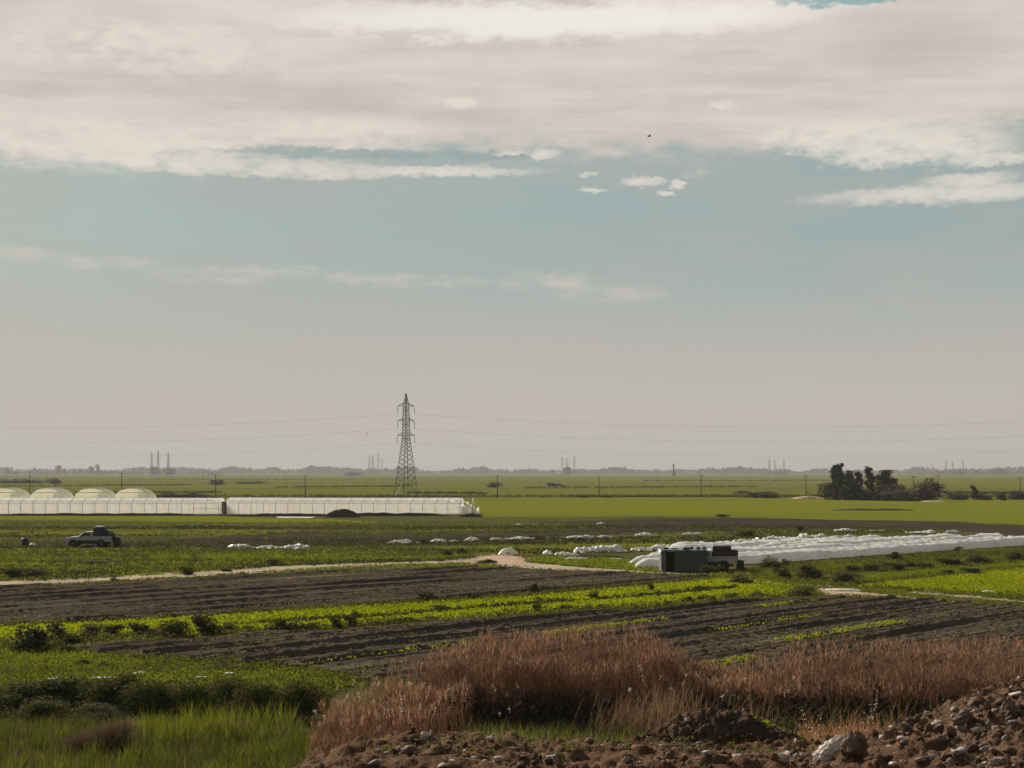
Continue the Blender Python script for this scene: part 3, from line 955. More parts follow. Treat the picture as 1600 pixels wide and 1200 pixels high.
# tank and chimney on the horizon
tx, td = (886 - 800) / FPX * 3800, 3800
tk = empty('storage_tank', (tx, td, 0))
tag(tk, 'round hazy grey tank with a domed roof on the horizon', 'tank')
MB().lathe([(10.2, 0), (10.2, 15.5), (10.4, 15.6)], 28).build('shell', M['concrete'], tk)
MB().lathe([(10.4, 15.6), (8.5, 18.2), (5, 20.0), (1.2, 20.8), (1.2, 22), (0.01, 22.2)], 28).build('dome_roof', M['concrete'], tk)
cx_, cd = (1052.5 - 800) / FPX * 3000, 3000
ck = empty('chimney', (cx_, cd, 0))
tag(ck, 'lone dark chimney on the horizon between the grey tank and the tree clump', 'chimney')
MB().lathe([(1.9, 0), (1.5, 22.5), (1.7, 22.6), (1.7, 23.6), (1.2, 23.6)], 14).build('shaft', M['concrete'], ck)
MB().box((0, 0, 2.5), (7, 6, 5)).build('base_block', M['concrete'], ck)

# utility poles
pole_root = None
pole_list = [
    (46, 736, 769, 'dark utility pole behind the rear greenhouses, the clearest at far left'),
    (190, 738, 776, 'thin utility pole behind the third rear greenhouse'),
    (337, 741, 776, 'thin utility pole above the gap between the long greenhouses'),
    (477, 742, 777, 'thin utility pole between the greenhouse gap and the tall pylon'),
    (777.5, 742, 778, 'thin utility pole beside the small square dark thicket'),
    (936, 744, 778, 'utility pole in the green field right of the long dark thicket'),
    (1095.5, 742, 777, 'utility pole in the green field right of the lone chimney'),
    (1259.5, 742, 777, 'utility pole just left of the dark tree clump'),
    (1427, 743, 778, 'utility pole between the dark tree clump and the reddish bush'),
    (1466, 742, 777, 'utility pole rising behind the reddish bush'),
    (1594, 746, 778, 'utility pole at the right edge above the hedge'),
]
for x, yt, yb, lab in pole_list:
    gx_, gy_ = G(x, yb)
    hgt = (yb - yt) / FPX * gy_
    if pole_root is None:
        pole_root = empty('utility_pole', (gx_, gy_, 0))
        MB().tube([(0, 0, 0), (0, 0, 6.8)], [0.15, 0.10], 8).build('pole', M['wood'], pole_root)
        MB().box((0, 0, 6.45), (1.5, 0.10, 0.10)).build('crossarm', M['wood'], pole_root)
        for k in (-0.65, 0, 0.65):
            MB().lathe([(0.02, 6.5), (0.05, 6.55), (0.05, 6.66), (0.02, 6.7)], 6, (k, 0, 0.02)).build('insulator', M['glassins'], pole_root)
        r_ = pole_root
    else:
        r_ = copy_tree(pole_root)
        r_.location = (gx_, gy_, 0)
    r_.scale = (1, 1, hgt / 6.8)
    r_.rotation_euler = (0, R(random.uniform(-0.8, 0.8)), R(random.uniform(-20, 20)))
    tag(r_, lab, 'utility pole', 'utility poles across the green fields')

# ------------------------------------------------------------------ greenhouses
def gh_section(wd, wall, ridge, n=14, start=0.0):
    """points of the cross-section from front foot over the roof to the rear foot (y,z)"""
    pts = [(-wd / 2, 0), (-wd / 2, wall * 0.5)]
    for k in range(n + 1):
        a = math.pi * k / n
        pts.append((-math.cos(a) * wd / 2, wall + math.sin(a) ** 0.8 * (ridge - wall)))
    pts += [(wd / 2, wall * 0.5), (wd / 2, 0)]
    return pts

def greenhouse(x0, x1, d, bay, label, torn=False):
    """long polytunnel lying across the view; x0..x1 in metres"""
    L = x1 - x0
    root = empty('greenhouse', (x0, d, 0))
    tag(root, label, 'greenhouse', 'long white greenhouses lying across the view')
    sec = gh_section(6.4, 1.95, 2.95)
    nb = int(round(L / bay))
    bay = L / nb
    sub = 4
    v, f = [], []
    nx = nb * sub + 1
    for i in range(nx):
        t = (i % sub) / sub
        sag = math.sin(math.pi * t) ** 0.6 * 0.05
        for j, (y, z) in enumerate(sec):
            wob = (float(vnoise(np.array(i * 0.7), np.array(j * 0.9), 5)) - 0.5) * 0.05
            k = 1 - (sag + wob * (t > 0)) / 3.0
            v.append((i * bay / sub, y * k, z * k if z > 0 else 0))
    m = len(sec)
    end = nx - 1
    r = random.Random(4)
    for i in range(end):
        for j in range(m - 1):
            if torn and i > end - sub * 1.0 and j > 2 + r.randint(0, 2): continue
            if torn and i > end - sub * 0.5: continue
            if torn and i > end - sub * 1.8 and r.random() < 0.10: continue
            f.append((i * m + j, i * m + j + 1, (i + 1) * m + j + 1, (i + 1) * m + j))
    me = bpy.data.meshes.new('cover')
    me.from_pydata(v, [], f)
    me.materials.append(M['film'])
    me.polygons.foreach_set('use_smooth', [True] * len(f))
    link('cover', me, root)
    hm_ = MB().tube([(0, y * 1.012, z * 1.006) for y, z in sec], 0.045, 5).mesh('hoop', M['hoop'])
    for i in range(nb + 1):
        o = link('hoop', hm_, root, (i * bay, 0, 0))
        if torn and i == nb:
            o.rotation_euler = (0, R(5), 0)
    for y in (-3.22, 3.22):
        MB().tube([(0, y * 1.012, 1.95), (L, y * 1.012, 1.95)], 0.025, 5).build('eave_rail', M['hoop'], root)
    MB().tube([(0, 0, 2.97), (L, 0, 2.97)], 0.03, 5).build('ridge_pipe', M['hoop'], root)
    ends = (0.0,) if torn else (0.0, L)
    for xe in ends:
        n = len(sec)
        me = bpy.data.meshes.new('end_wall')
        me.from_pydata([(xe, y * 0.985, z * 0.985) for y, z in sec], [], [tuple(range(n))])
        me.materials.append(M['film'])
        link('end_wall', me, root)
    if not torn:
        db = MB()
        for a, b in (((L + .04, -1.3, 0), (L + .04, -1.3, 2.2)), ((L + .04, 1.3, 0), (L + .04, 1.3, 2.2)), ((L + .04, -1.3, 2.2), (L + .04, 1.3, 2.2))):
            db.bar(a, b, 0.07)
        db.build('door_frame', M['hoop'], root)
        # two broad ventilation seams near the end
        MB().tube([(L - 2 * bay, -3.27, 1.1), (L, -3.27, 1.1)], 0.03, 5).build('side_rail', M['hoop'], root)
    else:
        # bare poles and ragged flaps at the ruined end
        for k, (dx, y, h) in enumerate(((0.9, -3.0, 1.5), (1.15, -2.8, 2.6), (1.75, -3.1, 1.75), (2.0, -2.9, 1.2))):
            MB().tube([(L + dx - 0.7, y, 0), (L + dx - 0.75, y, h * 0.6), (L + dx - 0.66, y, h)], 0.05, 6).build('bare_pole', M['hoop'], root)
        for k, (dx, y, wd_, h) in enumerate(((-2.0, -3.05, 1.5, 2.2), (-0.5, -3.0, 1.0, 1.9), (0.85, -3.0, 0.55, 1.45))):
            nn, mm = 7, 9
            X_, Z_ = np.meshgrid(np.linspace(0, wd_, nn), np.linspace(0, h, mm))
            top = 1 - 0.35 * fbm(X_ * 2.3, Z_ * 0 + k, 71 + k, 3)
            Y_ = y + 0.25 * (fbm(X_ * 2, Z_ * 1.5, 61 + k, 3) - 0.5) + 0.12 * np.sin(X_ * 5)
            vv = np.stack([L + dx + X_ + 0.12 * (fbm(X_, Z_ * 3, 64 + k, 2) - 0.5), Y_, Z_ * top], 2).reshape(-1, 3)
            ii = np.arange(nn * mm).reshape(mm, nn)
            qq = np.stack([ii[:-1, :-1], ii[:-1, 1:], ii[1:, 1:], ii[1:, :-1]], 2).reshape(-1, 4)
            link('plastic_flap', mesh_np('plastic_flap', vv, qq, M['film_torn'], smooth=True), root)
    return root

dg = CAMH * FPX / (803.5 - HOR) + 3.2
X_of = lambda px: (px - 800) / FPX * (dg - 3.2)
greenhouse(X_of(-160), X_of(341), dg, 2.28, 'long white plastic greenhouse at left, whole, ending at the gap')
greenhouse(X_of(354), X_of(737), dg, 2.28, 'long white plastic greenhouse with a ruined right end of bare poles', True)
gxs = X_of(347.5)
bs = empty('gap_shade', (gxs, dg - 0.6, 0), R(2))  # added dark panels stand in for the shaded greenhouse end wall
tag(bs, 'brown upright panels added as shade in the gap between the two long greenhouses', 'shade panels')
for k in range(6):
    MB().box((-0.55 + k * 0.22, random.uniform(-0.05, 0.05), 1.1 + random.uniform(-0.15, 0.2)), (0.20, 0.06, 2.2 + random.uniform(-0.3, 0.3))).build('board', M['wood'], bs)  # each board is an added panel standing in for the shade in the gap

def rear_house(px0, label, first=[None]):
    d = CAMH * FPX / (787.5 - HOR)
    if first[0] is None:
        root = empty('polytunnel', (0, 0, 0))
        wd_, L, H0 = 8.6, 8.5, 3.75
        sec = [(-math.cos(math.pi * k / 20) * wd_ / 2, math.sin(math.pi * k / 20) ** 0.75 * H0) for k in range(21)]
        v, f = [], []
        ns = 13
        for i in range(ns):
            for y, z in sec:
                k = 1 - 0.012 * (i % 2)
                v.append((y * k, i * L / (ns - 1), z * k))
        m = len(sec)
        for i in range(ns - 1):
            for j in range(m - 1):
                f.append((i * m + j, i * m + j + 1, (i + 1) * m + j + 1, (i + 1) * m + j))
        me = bpy.data.meshes.new('cover')
        me.from_pydata(v, [], f)
        me.materials.append(M['film_old'])
        me.polygons.foreach_set('use_smooth', [True] * len(f))
        link('cover', me, root)
        for ye, nm in ((0.02, 'end_wall'), (L - 0.02, 'end_wall')):
            me = bpy.data.meshes.new(nm)
            me.from_pydata([(y * 0.99, ye, z * 0.99) for y, z in sec], [], [tuple(range(m))])
            me.materials.append(M['film_old'])
            link(nm, me, root)
        hm_ = MB().tube([(y * 1.004, 0, z * 1.004) for y, z in sec], 0.05, 5).mesh('hoop', M['hoop'])
        for i in range(7):
            link('hoop', hm_, root, (0, i * L / 6, 0))
        MB().tube([(-3.3, -0.06, 2.75), (3.3, -0.06, 2.75)], 0.05, 5).build('purlin', M['wood'], root)
        # the paler door panel fills the right third of the front
        dp = [(1.3, -0.05, 0), (4.08, -0.05, 0)] + [(-math.cos(math.pi * k / 20) * wd_ / 2 * 0.985, -0.05, math.sin(math.pi * k / 20) ** 0.75 * H0 * 0.985) for k in range(20, 14, -1)]
        dp = [p for p in dp if p[2] < 2.72] + [(2.5, -0.05, 2.68), (1.8, -0.05, 2.5), (1.45, -0.05, 1.7)]
        me = bpy.data.meshes.new('door_panel')
        me.from_pydata(dp, [], [tuple(range(len(dp)))])
        me.materials.append(M['film'])
        link('door_panel', me, root)
        first[0] = root
        r_ = root
    else:
        r_ = copy_tree(first[0])
    r_.location = ((px0 + 27 - 800) / FPX * d, d, 0)
    tag(r_, label, 'polytunnel', 'short rounded polytunnels behind the left greenhouse')

rear_house(46, 'second rounded polytunnel from the left edge behind the long greenhouse')
rear_house(-22, 'rounded polytunnel cut by the left edge behind the long greenhouse')
rear_house(115, 'third rounded polytunnel from the left edge behind the long greenhouse')
rear_house(178, 'rightmost rounded polytunnel behind the long left greenhouse')

# ------------------------------------------------------------------ low row covers
U_ = np.array([math.sin(R(46)), math.cos(R(46))])
N_ = np.array([-U_[1], U_[0]])
row_lab = {0: 'lowest white plastic row cover, nearest the camera, running right from the loaded truck',
           1: 'second white plastic row cover, its pointed left end peeping out beside the hut',
           2: 'white plastic row cover with a rounded left end standing clear of the hut'}
words_ = ['first', 'second', 'third', 'fourth', 'fifth', 'sixth', 'seventh', 'eighth', 'ninth', 'tenth', 'eleventh', 'twelfth', 'thirteenth']
starts = [97, 93.6, 96.5, 101, 104, 108, 112]
S0 = 80.3
for k, t0 in enumerate(starts):
    s_ = S0 + (0, 2.1, 5.4, 7.6, 9.8, 12.0, 14.1)[k]
    t1 = 205 if s_ < 84 else 141 + (95 - s_) * 2.1
    st = 0.34
    nt = int((t1 - t0) / st)
    na = 12
    T = t0 + np.arange(nt + 1) * st
    A = np.linspace(0, np.pi, na + 1)
    TT, AA = np.meshgrid(T, A, indexing='ij')
    hoopph = (T % 1.36) / 1.36
    ridge = 1 - 0.10 * np.sin(np.pi * hoopph) ** 0.8 * (0.5 + fbm(T * 0.3, T * 0, 80 + k, 2))
    Hh = (0.84 + 0.30 * (fbm(T * 0.16, T * 0 + k, 90 + k, 3) - 0.5) * 2 * (0.5 + 0.2 * k))
    cap = np.clip((T - t0) / 1.3, 0, 1) ** 0.55 * np.clip((t1 - T) / 3.0, 0.15, 1) ** 0.6
    rad = np.clip(ridge * Hh, 0.15, 1.2)
    rad = (rad * (0.12 + 0.88 * cap))[:, None] * (1 + 0.20 * (fbm(TT * 0.9 + AA * 0.8, AA * 1.6 + k * 7, 95 + k, 4, 0.6) - 0.5) * 2)
    wob = 0.25 * (fbm(T * 0.06, T * 0, 99 + k, 2) - 0.5)[:, None]
    sx_ = s_ + wob - np.cos(AA) * rad * 1.12
    zz = np.sin(AA) ** 0.8 * rad
    P = TT[..., None] * U_ + sx_[..., None] * N_
    v = np.concatenate([P, zz[..., None]], 2).reshape(-1, 3)
    o_ = np.array([*(U_ * t0 + N_ * s_), 0])
    ii = np.arange(v.shape[0]).reshape(nt + 1, na + 1)
    qq = np.stack([ii[:-1, :-1], ii[:-1, 1:], ii[1:, 1:], ii[1:, :-1]], 2).reshape(-1, 4)
    root = link('row_cover', mesh_np('row_cover', v - o_, qq, M['film_row'], smooth=True), None, o_)
    lab = row_lab.get(k, f'long white plastic row cover, {words_[k]} of the parallel covers counting from the loaded truck')
    tag(root, lab, 'row cover', 'white plastic covers over the crop rows')

# ------------------------------------------------------------------ crumpled plastic
def scrap_mesh(L, Wd, Hh, seed, mat):
    nx, ny = max(16, int(L / 0.09)), max(12, int(Wd / 0.09))
    nx, ny = min(nx, 90), min(ny, 34)
    X_, Y_ = np.meshgrid(np.linspace(-L / 2, L / 2, nx), np.linspace(-Wd / 2, Wd / 2, ny))
    e = 1 - ((X_ / (L / 2)) ** 2) ** 1.0 * 0.75 - ((Y_ / (Wd / 2)) ** 2)
    e = e + (fbm(X_ * 0.9, Y_ * 0.9, seed, 4) - 0.5) * 1.5
    fold = 1 - np.abs(fbm(X_ * 1.6 + Y_, Y_ * 1.6, seed + 4, 4, 0.6) - 0.5) * 4
    hump = 0.35 + 0.9 * fbm(X_ * 0.7, Y_ * 0.3, seed + 8, 3)
    fine = 1 - np.abs(fbm(X_ * 4.6 - Y_ * 2, Y_ * 3.4, seed + 15, 4, 0.65) - 0.5) * 5
    hump = 0.35 + 0.8 * fbm(X_ * 0.9, Y_ * 0.4, seed + 8, 3) + 0.35 * (fbm(X_ * 1.1 + 5, Y_ * 0.6, seed + 19, 2) - 0.5)
    Z_ = np.clip(e, 0, 1) ** 0.5 * Hh * hump * np.clip(0.45 + 0.25 * fold + 0.45 * fine, 0.05, 1.4)
    X_ = X_ + (fbm(X_ * 2, Y_ * 2, seed + 11, 3) - 0.5) * 0.4
    ii = np.arange(X_.size).reshape(X_.shape)
    qq = np.stack([ii[:-1, :-1], ii[:-1, 1:], ii[1:, 1:], ii[1:, :-1]], 2)
    kp = (e[:-1, :-1] + e[1:, 1:]) / 2 > 0.02
    qq = qq[kp]
    used = np.unique(qq)
    rm = np.full(X_.size, -1)
    rm[used] = np.arange(len(used))
    v = np.stack([X_.ravel(), Y_.ravel(), Z_.ravel() + 0.05], 1)[used]
    return mesh_np('plastic_scrap', v, rm[qq], mat, smooth=True)

scraps = [  # x, base y, width, height in pixels of the photograph; label
    (373, 859, 42, 11, 'tall peaked heap of white plastic with a dark pit at its left'),
    (414, 859, 36, 8, 'flat middle heap of white plastic between the peaked heap and the long one'),
    (456, 859, 46, 10, 'long white plastic heap nearest the right end of the row by the pickup'),
    (623, 850, 34, 7, 'white plastic scrap below the ruined greenhouse, leftmost of the scattered line'),
    (657, 850, 12, 3, 'tiny white plastic shred right of the leftmost scattered scrap'),
    (685, 848, 22, 6, 'white plastic scrap below the ruined greenhouse, second large one of the scattered line'),
    (708, 847, 15, 4, 'narrow white plastic scrap left of the pale junction of the tracks'),
    (737, 846, 24, 6, 'white plastic scrap straight above the pale track junction'),
    (775, 845, 16, 5, 'white plastic scrap just right of the one above the track junction'),
    (810, 844, 44, 5, 'low long white plastic scrap with a dark shrub at its right end'),
    (907, 842, 38, 6, 'white plastic scrap above the curled heap, with a dark weed before it'),
    (944, 841, 22, 5, 'small white plastic scrap right of the weed-fronted scrap'),
    (1010, 838, 32, 6, 'white plastic scrap straight above the rounded row cover end'),
    (1082, 836, 28, 5, 'white plastic scrap above the hut standing alone in the grass'),
    (939, 820, 14, 4, 'small white plastic scrap lying on the dark earth strip'),
    (810, 821, 7, 2, 'white speck of plastic left on the dull grass strip'),
    (793, 869, 28, 12, 'white heap of plastic on the pink earth of the track junction'),
    (855, 868, 14, 7, 'small peaked white plastic scrap right of the track junction heap'),
    (886, 869, 34, 6, 'low pale plastic trailing left of the curled heap'),
    (905, 866, 14, 13, 'upright curl of plastic at the left end of the ragged heap'),
    (945, 864, 62, 14, 'big curled heap of torn plastic left of the row covers'),
    (903, 876, 32, 7, 'greyish dirty plastic heap below the big curled heap'),
    (962, 876, 22, 4, 'thin plastic tail pointing left from the rounded row cover end'),
    (1012, 886, 14, 6, 'small white plastic lump at the foot of the hut'),
    (1000, 862, 30, 9, 'torn plastic heap at the back of the row covers, nearest the curled heap'),
    (1040, 860, 40, 10, 'torn plastic heap behind the row covers, above the left part of the hut'),
    (1085, 857, 46, 11, 'torn plastic heap behind the row covers, above the right part of the hut'),
    (1128, 855, 40, 12, 'torn plastic heap at the back of the row covers, above the dark truck load'),
    (1175, 852, 48, 11, 'torn plastic heap at the back of the row covers, first right of the truck'),
    (1222, 849, 48, 12, 'torn plastic heap at the back of the row covers, second right of the truck'),
    (1270, 846, 44, 12, 'torn plastic heap at the back of the row covers, third right of the truck'),
    (1316, 843, 42, 9, 'torn plastic heap at the back of the row covers, last before the smooth covers'),
    (1322, 831, 32, 6, 'white plastic scrap in the grass beyond the row covers, left of two'),
    (1371, 831, 26, 4, 'flatter white plastic scrap in the grass beyond the row covers, right of two'),
    (1440, 834, 40, 5, 'low white plastic heap at the back edge where the covers smooth out'),
    (1489, 833, 18, 4, 'little white plastic scrap at the far right back of the covers'),
    (90, 1066, 46, 5, 'thin white plastic strip in the grass above the dark hedge at far left'),
    (158, 1065, 30, 6, 'white plastic strip above the dark hedge, right of the thin one'),
    (214, 1057, 20, 5, 'crumpled white plastic above the dark hedge, largest of the four there'),
    (312, 1064, 13, 6, 'small white plastic scrap above the right half of the dark hedge'),
    (357, 1058, 12, 4, 'tiny white plastic scrap in the grass left of the brown reeds'),
    (49, 853, 7, 4, 'small white bag beside the dark drum'),
    (1318, 925, 46, 4, 'pale crumpled sheet on the short pink track'),
    (1345, 778, 6, 3, 'white speck at the foot of the dark tree clump'),
    (1545, 927, 20, 3, 'thin pale strip of plastic in the yellow-green patch at right'),
]
for i, (x, yb, wp, hp, lab) in enumerate(scraps):
    gx_, gy_, gz_ = hit(x, yb) if yb > 1000 else (*G(x, yb), 0.0)
    k = gy_ / FPX
    mt = M['film_torn']
    o = link('plastic_scrap', scrap_mesh(wp * k * 1.15, max(0.22 if yb > 1000 else 0.8, wp * k * 0.45), hp * k * (0.6 if yb > 1000 else 0.98), 200 + i * 17, mt), None, (gx_, gy_ + max(0.4, wp * k * 0.2), gz_ + 0.03))
    o.rotation_euler = (0, 0, R(random.uniform(-12, 22)))
    tag(o, lab, 'plastic scrap', 'torn white plastic lying in the fields')

# ------------------------------------------------------------------ pickups
def pickup(loc, rz, label):
    """single-cab pickup, nose towards -X, 4.6 m long"""
    root = empty('pickup_truck', loc, rz)
    tag(root, label, 'pickup truck', 'old white loaded pickups in the fields')
    W2 = 0.84
    b = MB()
    low = [(-2.28, 0.42), (-2.28, 0.72), (-2.22, 0.92), (-1.9, 1.0), (-0.95, 1.08), (0.42, 1.06), (0.42, 0.42), (-0.55, 0.38)]
    b.prism(low, -W2, W2, 0.05)
    body = b.build('body', M['paint'], root, 0.03)
    cb = MB().prism([(-1.0, 1.07), (-0.42, 1.52), (0.28, 1.56), (0.42, 1.5), (0.43, 1.05)], -0.79, 0.79, 0.10).build('cab', M['paint'], root, 0.03)
    # bed: two sides, front, tailgate, floor
    bed = MB()
    for sy in (-1, 1):
        bed.box((1.44, sy * 0.82, 0.78), (1.98, 0.06, 0.58))
        bed.box((1.44, sy * 0.83, 1.08), (1.98, 0.09, 0.04))
    bed.box((0.48, 0, 0.78), (0.06, 1.58, 0.58)).box((1.44, 0, 0.56), (1.86, 1.58, 0.06))
    bed.build('bed', M['paint'], root, 0.01)
    MB().box((2.46, 0, 0.8), (0.05, 1.56, 0.52)).build('tailgate', M['paint'], root, 0.01)
    MB().box((-0.1, 0, 0.50), (2.6, 1.72, 0.34)).build('shade_strip', M['black'], root, 0.01)  # black strip paints the shade along the lower body
    MB().box((-2.33, 0, 0.50), (0.14, 1.66, 0.18)).build('bumper', M['black'], root, 0.03)
    MB().box((2.52, 0, 0.46), (0.10, 1.60, 0.12)).build('rear_bumper', M['black'], root, 0.02)
    MB().box((-2.283, 0, 0.78), (0.04, 0.9, 0.16)).build('grille', M['black'], root, 0.01)
    MB().box((0.2, 0, 0.36), (3.9, 0.7, 0.16)).build('chassis', M['black'], root)
    # glass
    def pane(name, pts, parent):
        me = bpy.data.meshes.new(name)
        me.from_pydata(pts, [], [tuple(range(len(pts)))])
        me.materials.append(M['darkglass'])
        return link(name, me, parent)
    pane('windscreen', [(-0.965, -0.66, 1.125), (-0.965, 0.66, 1.125), (-0.475, 0.60, 1.505), (-0.475, -0.60, 1.505)], root)
    pane('rear_window', [(0.445, -0.6, 1.16), (0.445, 0.6, 1.16), (0.44, 0.55, 1.46), (0.44, -0.55, 1.46)], root)
    for sy in (-1, 1):
        yb_, yt_ = sy * 0.80, sy * 0.715
        pane('side_window', [(-0.80, yb_, 1.13), (0.25, yb_, 1.13), (0.22, yt_, 1.48), (-0.38, yt_, 1.47)], root)
        dr = MB().box((-0.28, sy * 0.835, 0.76), (1.1, 0.03, 0.58)).build('door', M['paint'], root, 0.008)
        MB().box((0.12, sy * 0.86, 0.92), (0.16, 0.02, 0.035)).build('handle', M['black'], dr)
        MB().box((-0.72, sy * 0.93, 1.14), (0.08, 0.18, 0.14)).build('mirror', M['black'], root, 0.02)
        MB().box((-2.27, sy * 0.64, 0.80), (0.06, 0.28, 0.15)).build('headlight', M['lamp'], root, 0.02)
        MB().box((2.49, sy * 0.76, 0.78), (0.04, 0.10, 0.24)).build('tail_light', M['redlamp'], root, 0.01)
        for xw in (-1.52, 1.35):
            ar = MB()
            ar.lathe([(0.30, sy * 0.845 - 0.03), (0.44, sy * 0.845 - 0.03), (0.44, sy * 0.845 + 0.03), (0.30, sy * 0.845 + 0.03)], 20, (xw, 0, 0.36), 'Y')
            ar.build('wheel_arch', M['black'], root)
            wh = MB().lathe([(0.18, -0.1), (0.30, -0.11), (0.345, -0.07), (0.355, 0), (0.345, 0.07), (0.30, 0.11), (0.18, 0.1)], 22, (xw, sy * 0.76, 0.352), 'Y').build('wheel', M['rubber'], root)
            MB().lathe([(0.02, sy * 0.06), (0.10, sy * 0.09), (0.18, sy * 0.07), (0.19, sy * 0.1), (0.2, 0)], 16, (xw, sy * 0.76, 0.352), 'Y').build('rim', M['rim'], wh)
    return root

def lump(name, size, seed, mat, parent=None, loc=(0, 0, 0), amp=0.18, boxy=0.5, sub=4, rz=0.0):
    bm = bmesh.new()
    bmesh.ops.create_icosphere(bm, subdivisions=sub, radius=1.0)
    r = random.Random(seed)
    ks = [(Vector((r.gauss(0, 1), r.gauss(0, 1), r.gauss(0, 1))) * (1.2 * 1.55 ** i), r.uniform(0, 6.28), 1 / (1.35 ** i)) for i in range(7)]
    for v in bm.verts:
        p = v.co.copy()
        m = max(abs(p.x), abs(p.y), abs(p.z))
        p = p.lerp(p / m, boxy)
        n = sum(a * math.sin(k.dot(p) * 1.4 + f) for k, f, a in ks) / 3.0
        p = p * (1 + amp * n)
        v.co = Vector((p.x * size[0] / 2, p.y * size[1] / 2, max(p.z, -0.92) * size[2] / 2))
    me = bpy.data.meshes.new(name)
    bm.to_mesh(me)
    bm.free()
    me.materials.append(mat)
    me.polygons.foreach_set('use_smooth', [True] * len(me.polygons))
    o = link(name, me, parent, loc)
    o.rotation_euler = (0, 0, rz)
    return o

gx_, gy_ = G(140, 854)
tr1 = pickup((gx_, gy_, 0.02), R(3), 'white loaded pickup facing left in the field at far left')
ld = empty('truck_load', (gx_ + 1.35, gy_, 0.62), R(3))
tag(ld, 'dark boxy load heaped high on the left pickup', 'load')
lump('bundle', (1.15, 1.55, 1.45), 3, M['tarp'], ld, (-0.25, 0, 0.70), 0.06, 0.85)
lump('bundle', (1.1, 1.55, 1.25), 5, M['tarp'], ld, (0.45, 0.0, 0.50), 0.14, 0.6)
lump('bundle', (0.9, 1.4, 0.95), 6, M['tarp'], ld, (0.85, -0.05, 0.38), 0.16, 0.5)
lump('cover_sheet', (0.95, 1.35, 0.16), 8, M['tarp_pale'], ld, (-0.25, 0, 1.44), 0.10, 0.85)
lump('sack', (0.30, 0.5, 0.22), 9, M['tarp_pale'], ld, (0.92, -0.5, 0.72), 0.15, 0.3)
bg_ = empty('black_bundle', (gx_ + 2.85, gy_ + 0.2, 0.15), R(3))
tag(bg_, 'black bundle hanging at the tail of the left pickup', 'bundle')
lump('sack', (0.62, 1.4, 0.95), 12, M['black'], bg_, (0.02, 0, 0.45), 0.16, 0.5)
lump('sack', (0.5, 0.9, 0.5), 14, M['black'], bg_, (-0.1, -0.1, 0.12), 0.16, 0.4)

# drum at far left
gx_, gy_ = G(39, 853)
dr_ = empty('drum', (gx_, gy_, 0.0))
tag(dr_, 'dark rounded drum standing alone left of the white pickup', 'drum')
MB().lathe([(0.01, 0), (0.30, 0.0), (0.36, 0.12), (0.385, 0.32), (0.36, 0.335), (0.385, 0.35), (0.385, 0.52), (0.36, 0.535), (0.385, 0.55), (0.35, 0.72), (0.28, 0.80), (0.01, 0.80)], 24).build('shell', M['black'], dr_)
MB().lathe([(0.01, 0.80), (0.14, 0.80), (0.14, 0.86), (0.01, 0.86)], 16).build('lid', M['rubber'], dr_)

# hut
gx0, gy0 = G(1033, 893)
gx1, gy1 = G(1107, 894)
hw_, hd_, hh_ = gx1 - gx0, 2.6, 1.62
hut = empty('hut', ((gx0 + gx1) / 2, gy0 + 0.02, 0.0), R(-2))
tag(hut, 'low grey block hut with a dark doorway and a teal sheet roof', 'hut')
L2 = hw_ / 2
d0, d1 = -L2 + 0.42, -L2 + 1.08
def blockwall(x0, x1, z0, z1, y, seed, name='block', along='x', mat='block'):
    r = random.Random(seed)
    bl, bh = 0.40, 0.20
    z, row = z0, 0
    while z < z1 - 0.02:
        h = min(bh, z1 - z)
        x = x0 - (bl / 2 if row % 2 else 0)
        while x < x1 - 0.02:
            a, b_ = max(x, x0), min(x + bl, x1)
            if b_ - a > 0.03:
                off = r.uniform(-0.012, 0.012)
                c = ((a + b_) / 2, y + off, z + h / 2)
                sz = (b_ - a - 0.012, 0.19, h - 0.012)
                if along == 'y':
                    c = (y + off, (a + b_) / 2, z + h / 2)
                    sz = (0.19, b_ - a - 0.012, h - 0.012)
                MB().box((0, 0, 0), sz).build(name, M[mat], hut, 0.0, c)
            x += bl
        z += h
        row += 1
blockwall(-L2, d0, 0, hh_, 0.1, 1, mat='block_lit')
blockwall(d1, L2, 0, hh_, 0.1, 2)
blockwall(0.22, hd_, 0, hh_, -L2 + 0.1, 3, along='y', mat='block_lit')
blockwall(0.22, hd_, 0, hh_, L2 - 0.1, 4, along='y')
MB().box((0, hd_ - 0.1, hh_ / 2), (hw_ - 0.45, 0.16, hh_)).build('rear_wall', M['block'], hut)
MB().box((0, 0.115, hh_ / 2 - 0.01), (hw_ - 0.1, 0.12, hh_ - 0.06)).box((0, hd_ / 2, hh_ / 2), (hw_ - 0.5, 0.02, 0.02)).v
mo = MB()
mo.box(((d1 + L2) / 2, 0.11, hh_ / 2), (L2 - d1 - 0.02, 0.12, hh_ - 0.02)).box(((-L2 + d0) / 2, 0.11, hh_ / 2), (d0 + L2 - 0.02, 0.12, hh_ - 0.02))
mo.build('mortar', M['block'], hut)
MB().box(((d0 + d1) / 2, 0.55, hh_ / 2 - 0.05), (d1 - d0 + 0.1, 0.05, hh_ - 0.1)).build('doorway_shade', M['inside'], hut)  # added black panel stands for the shade inside the doorway
MB().box(((d0 + d1) / 2, 0.09, hh_ - 0.06), (d1 - d0 + 0.2, 0.2, 0.12)).build('lintel', M['wood'], hut)
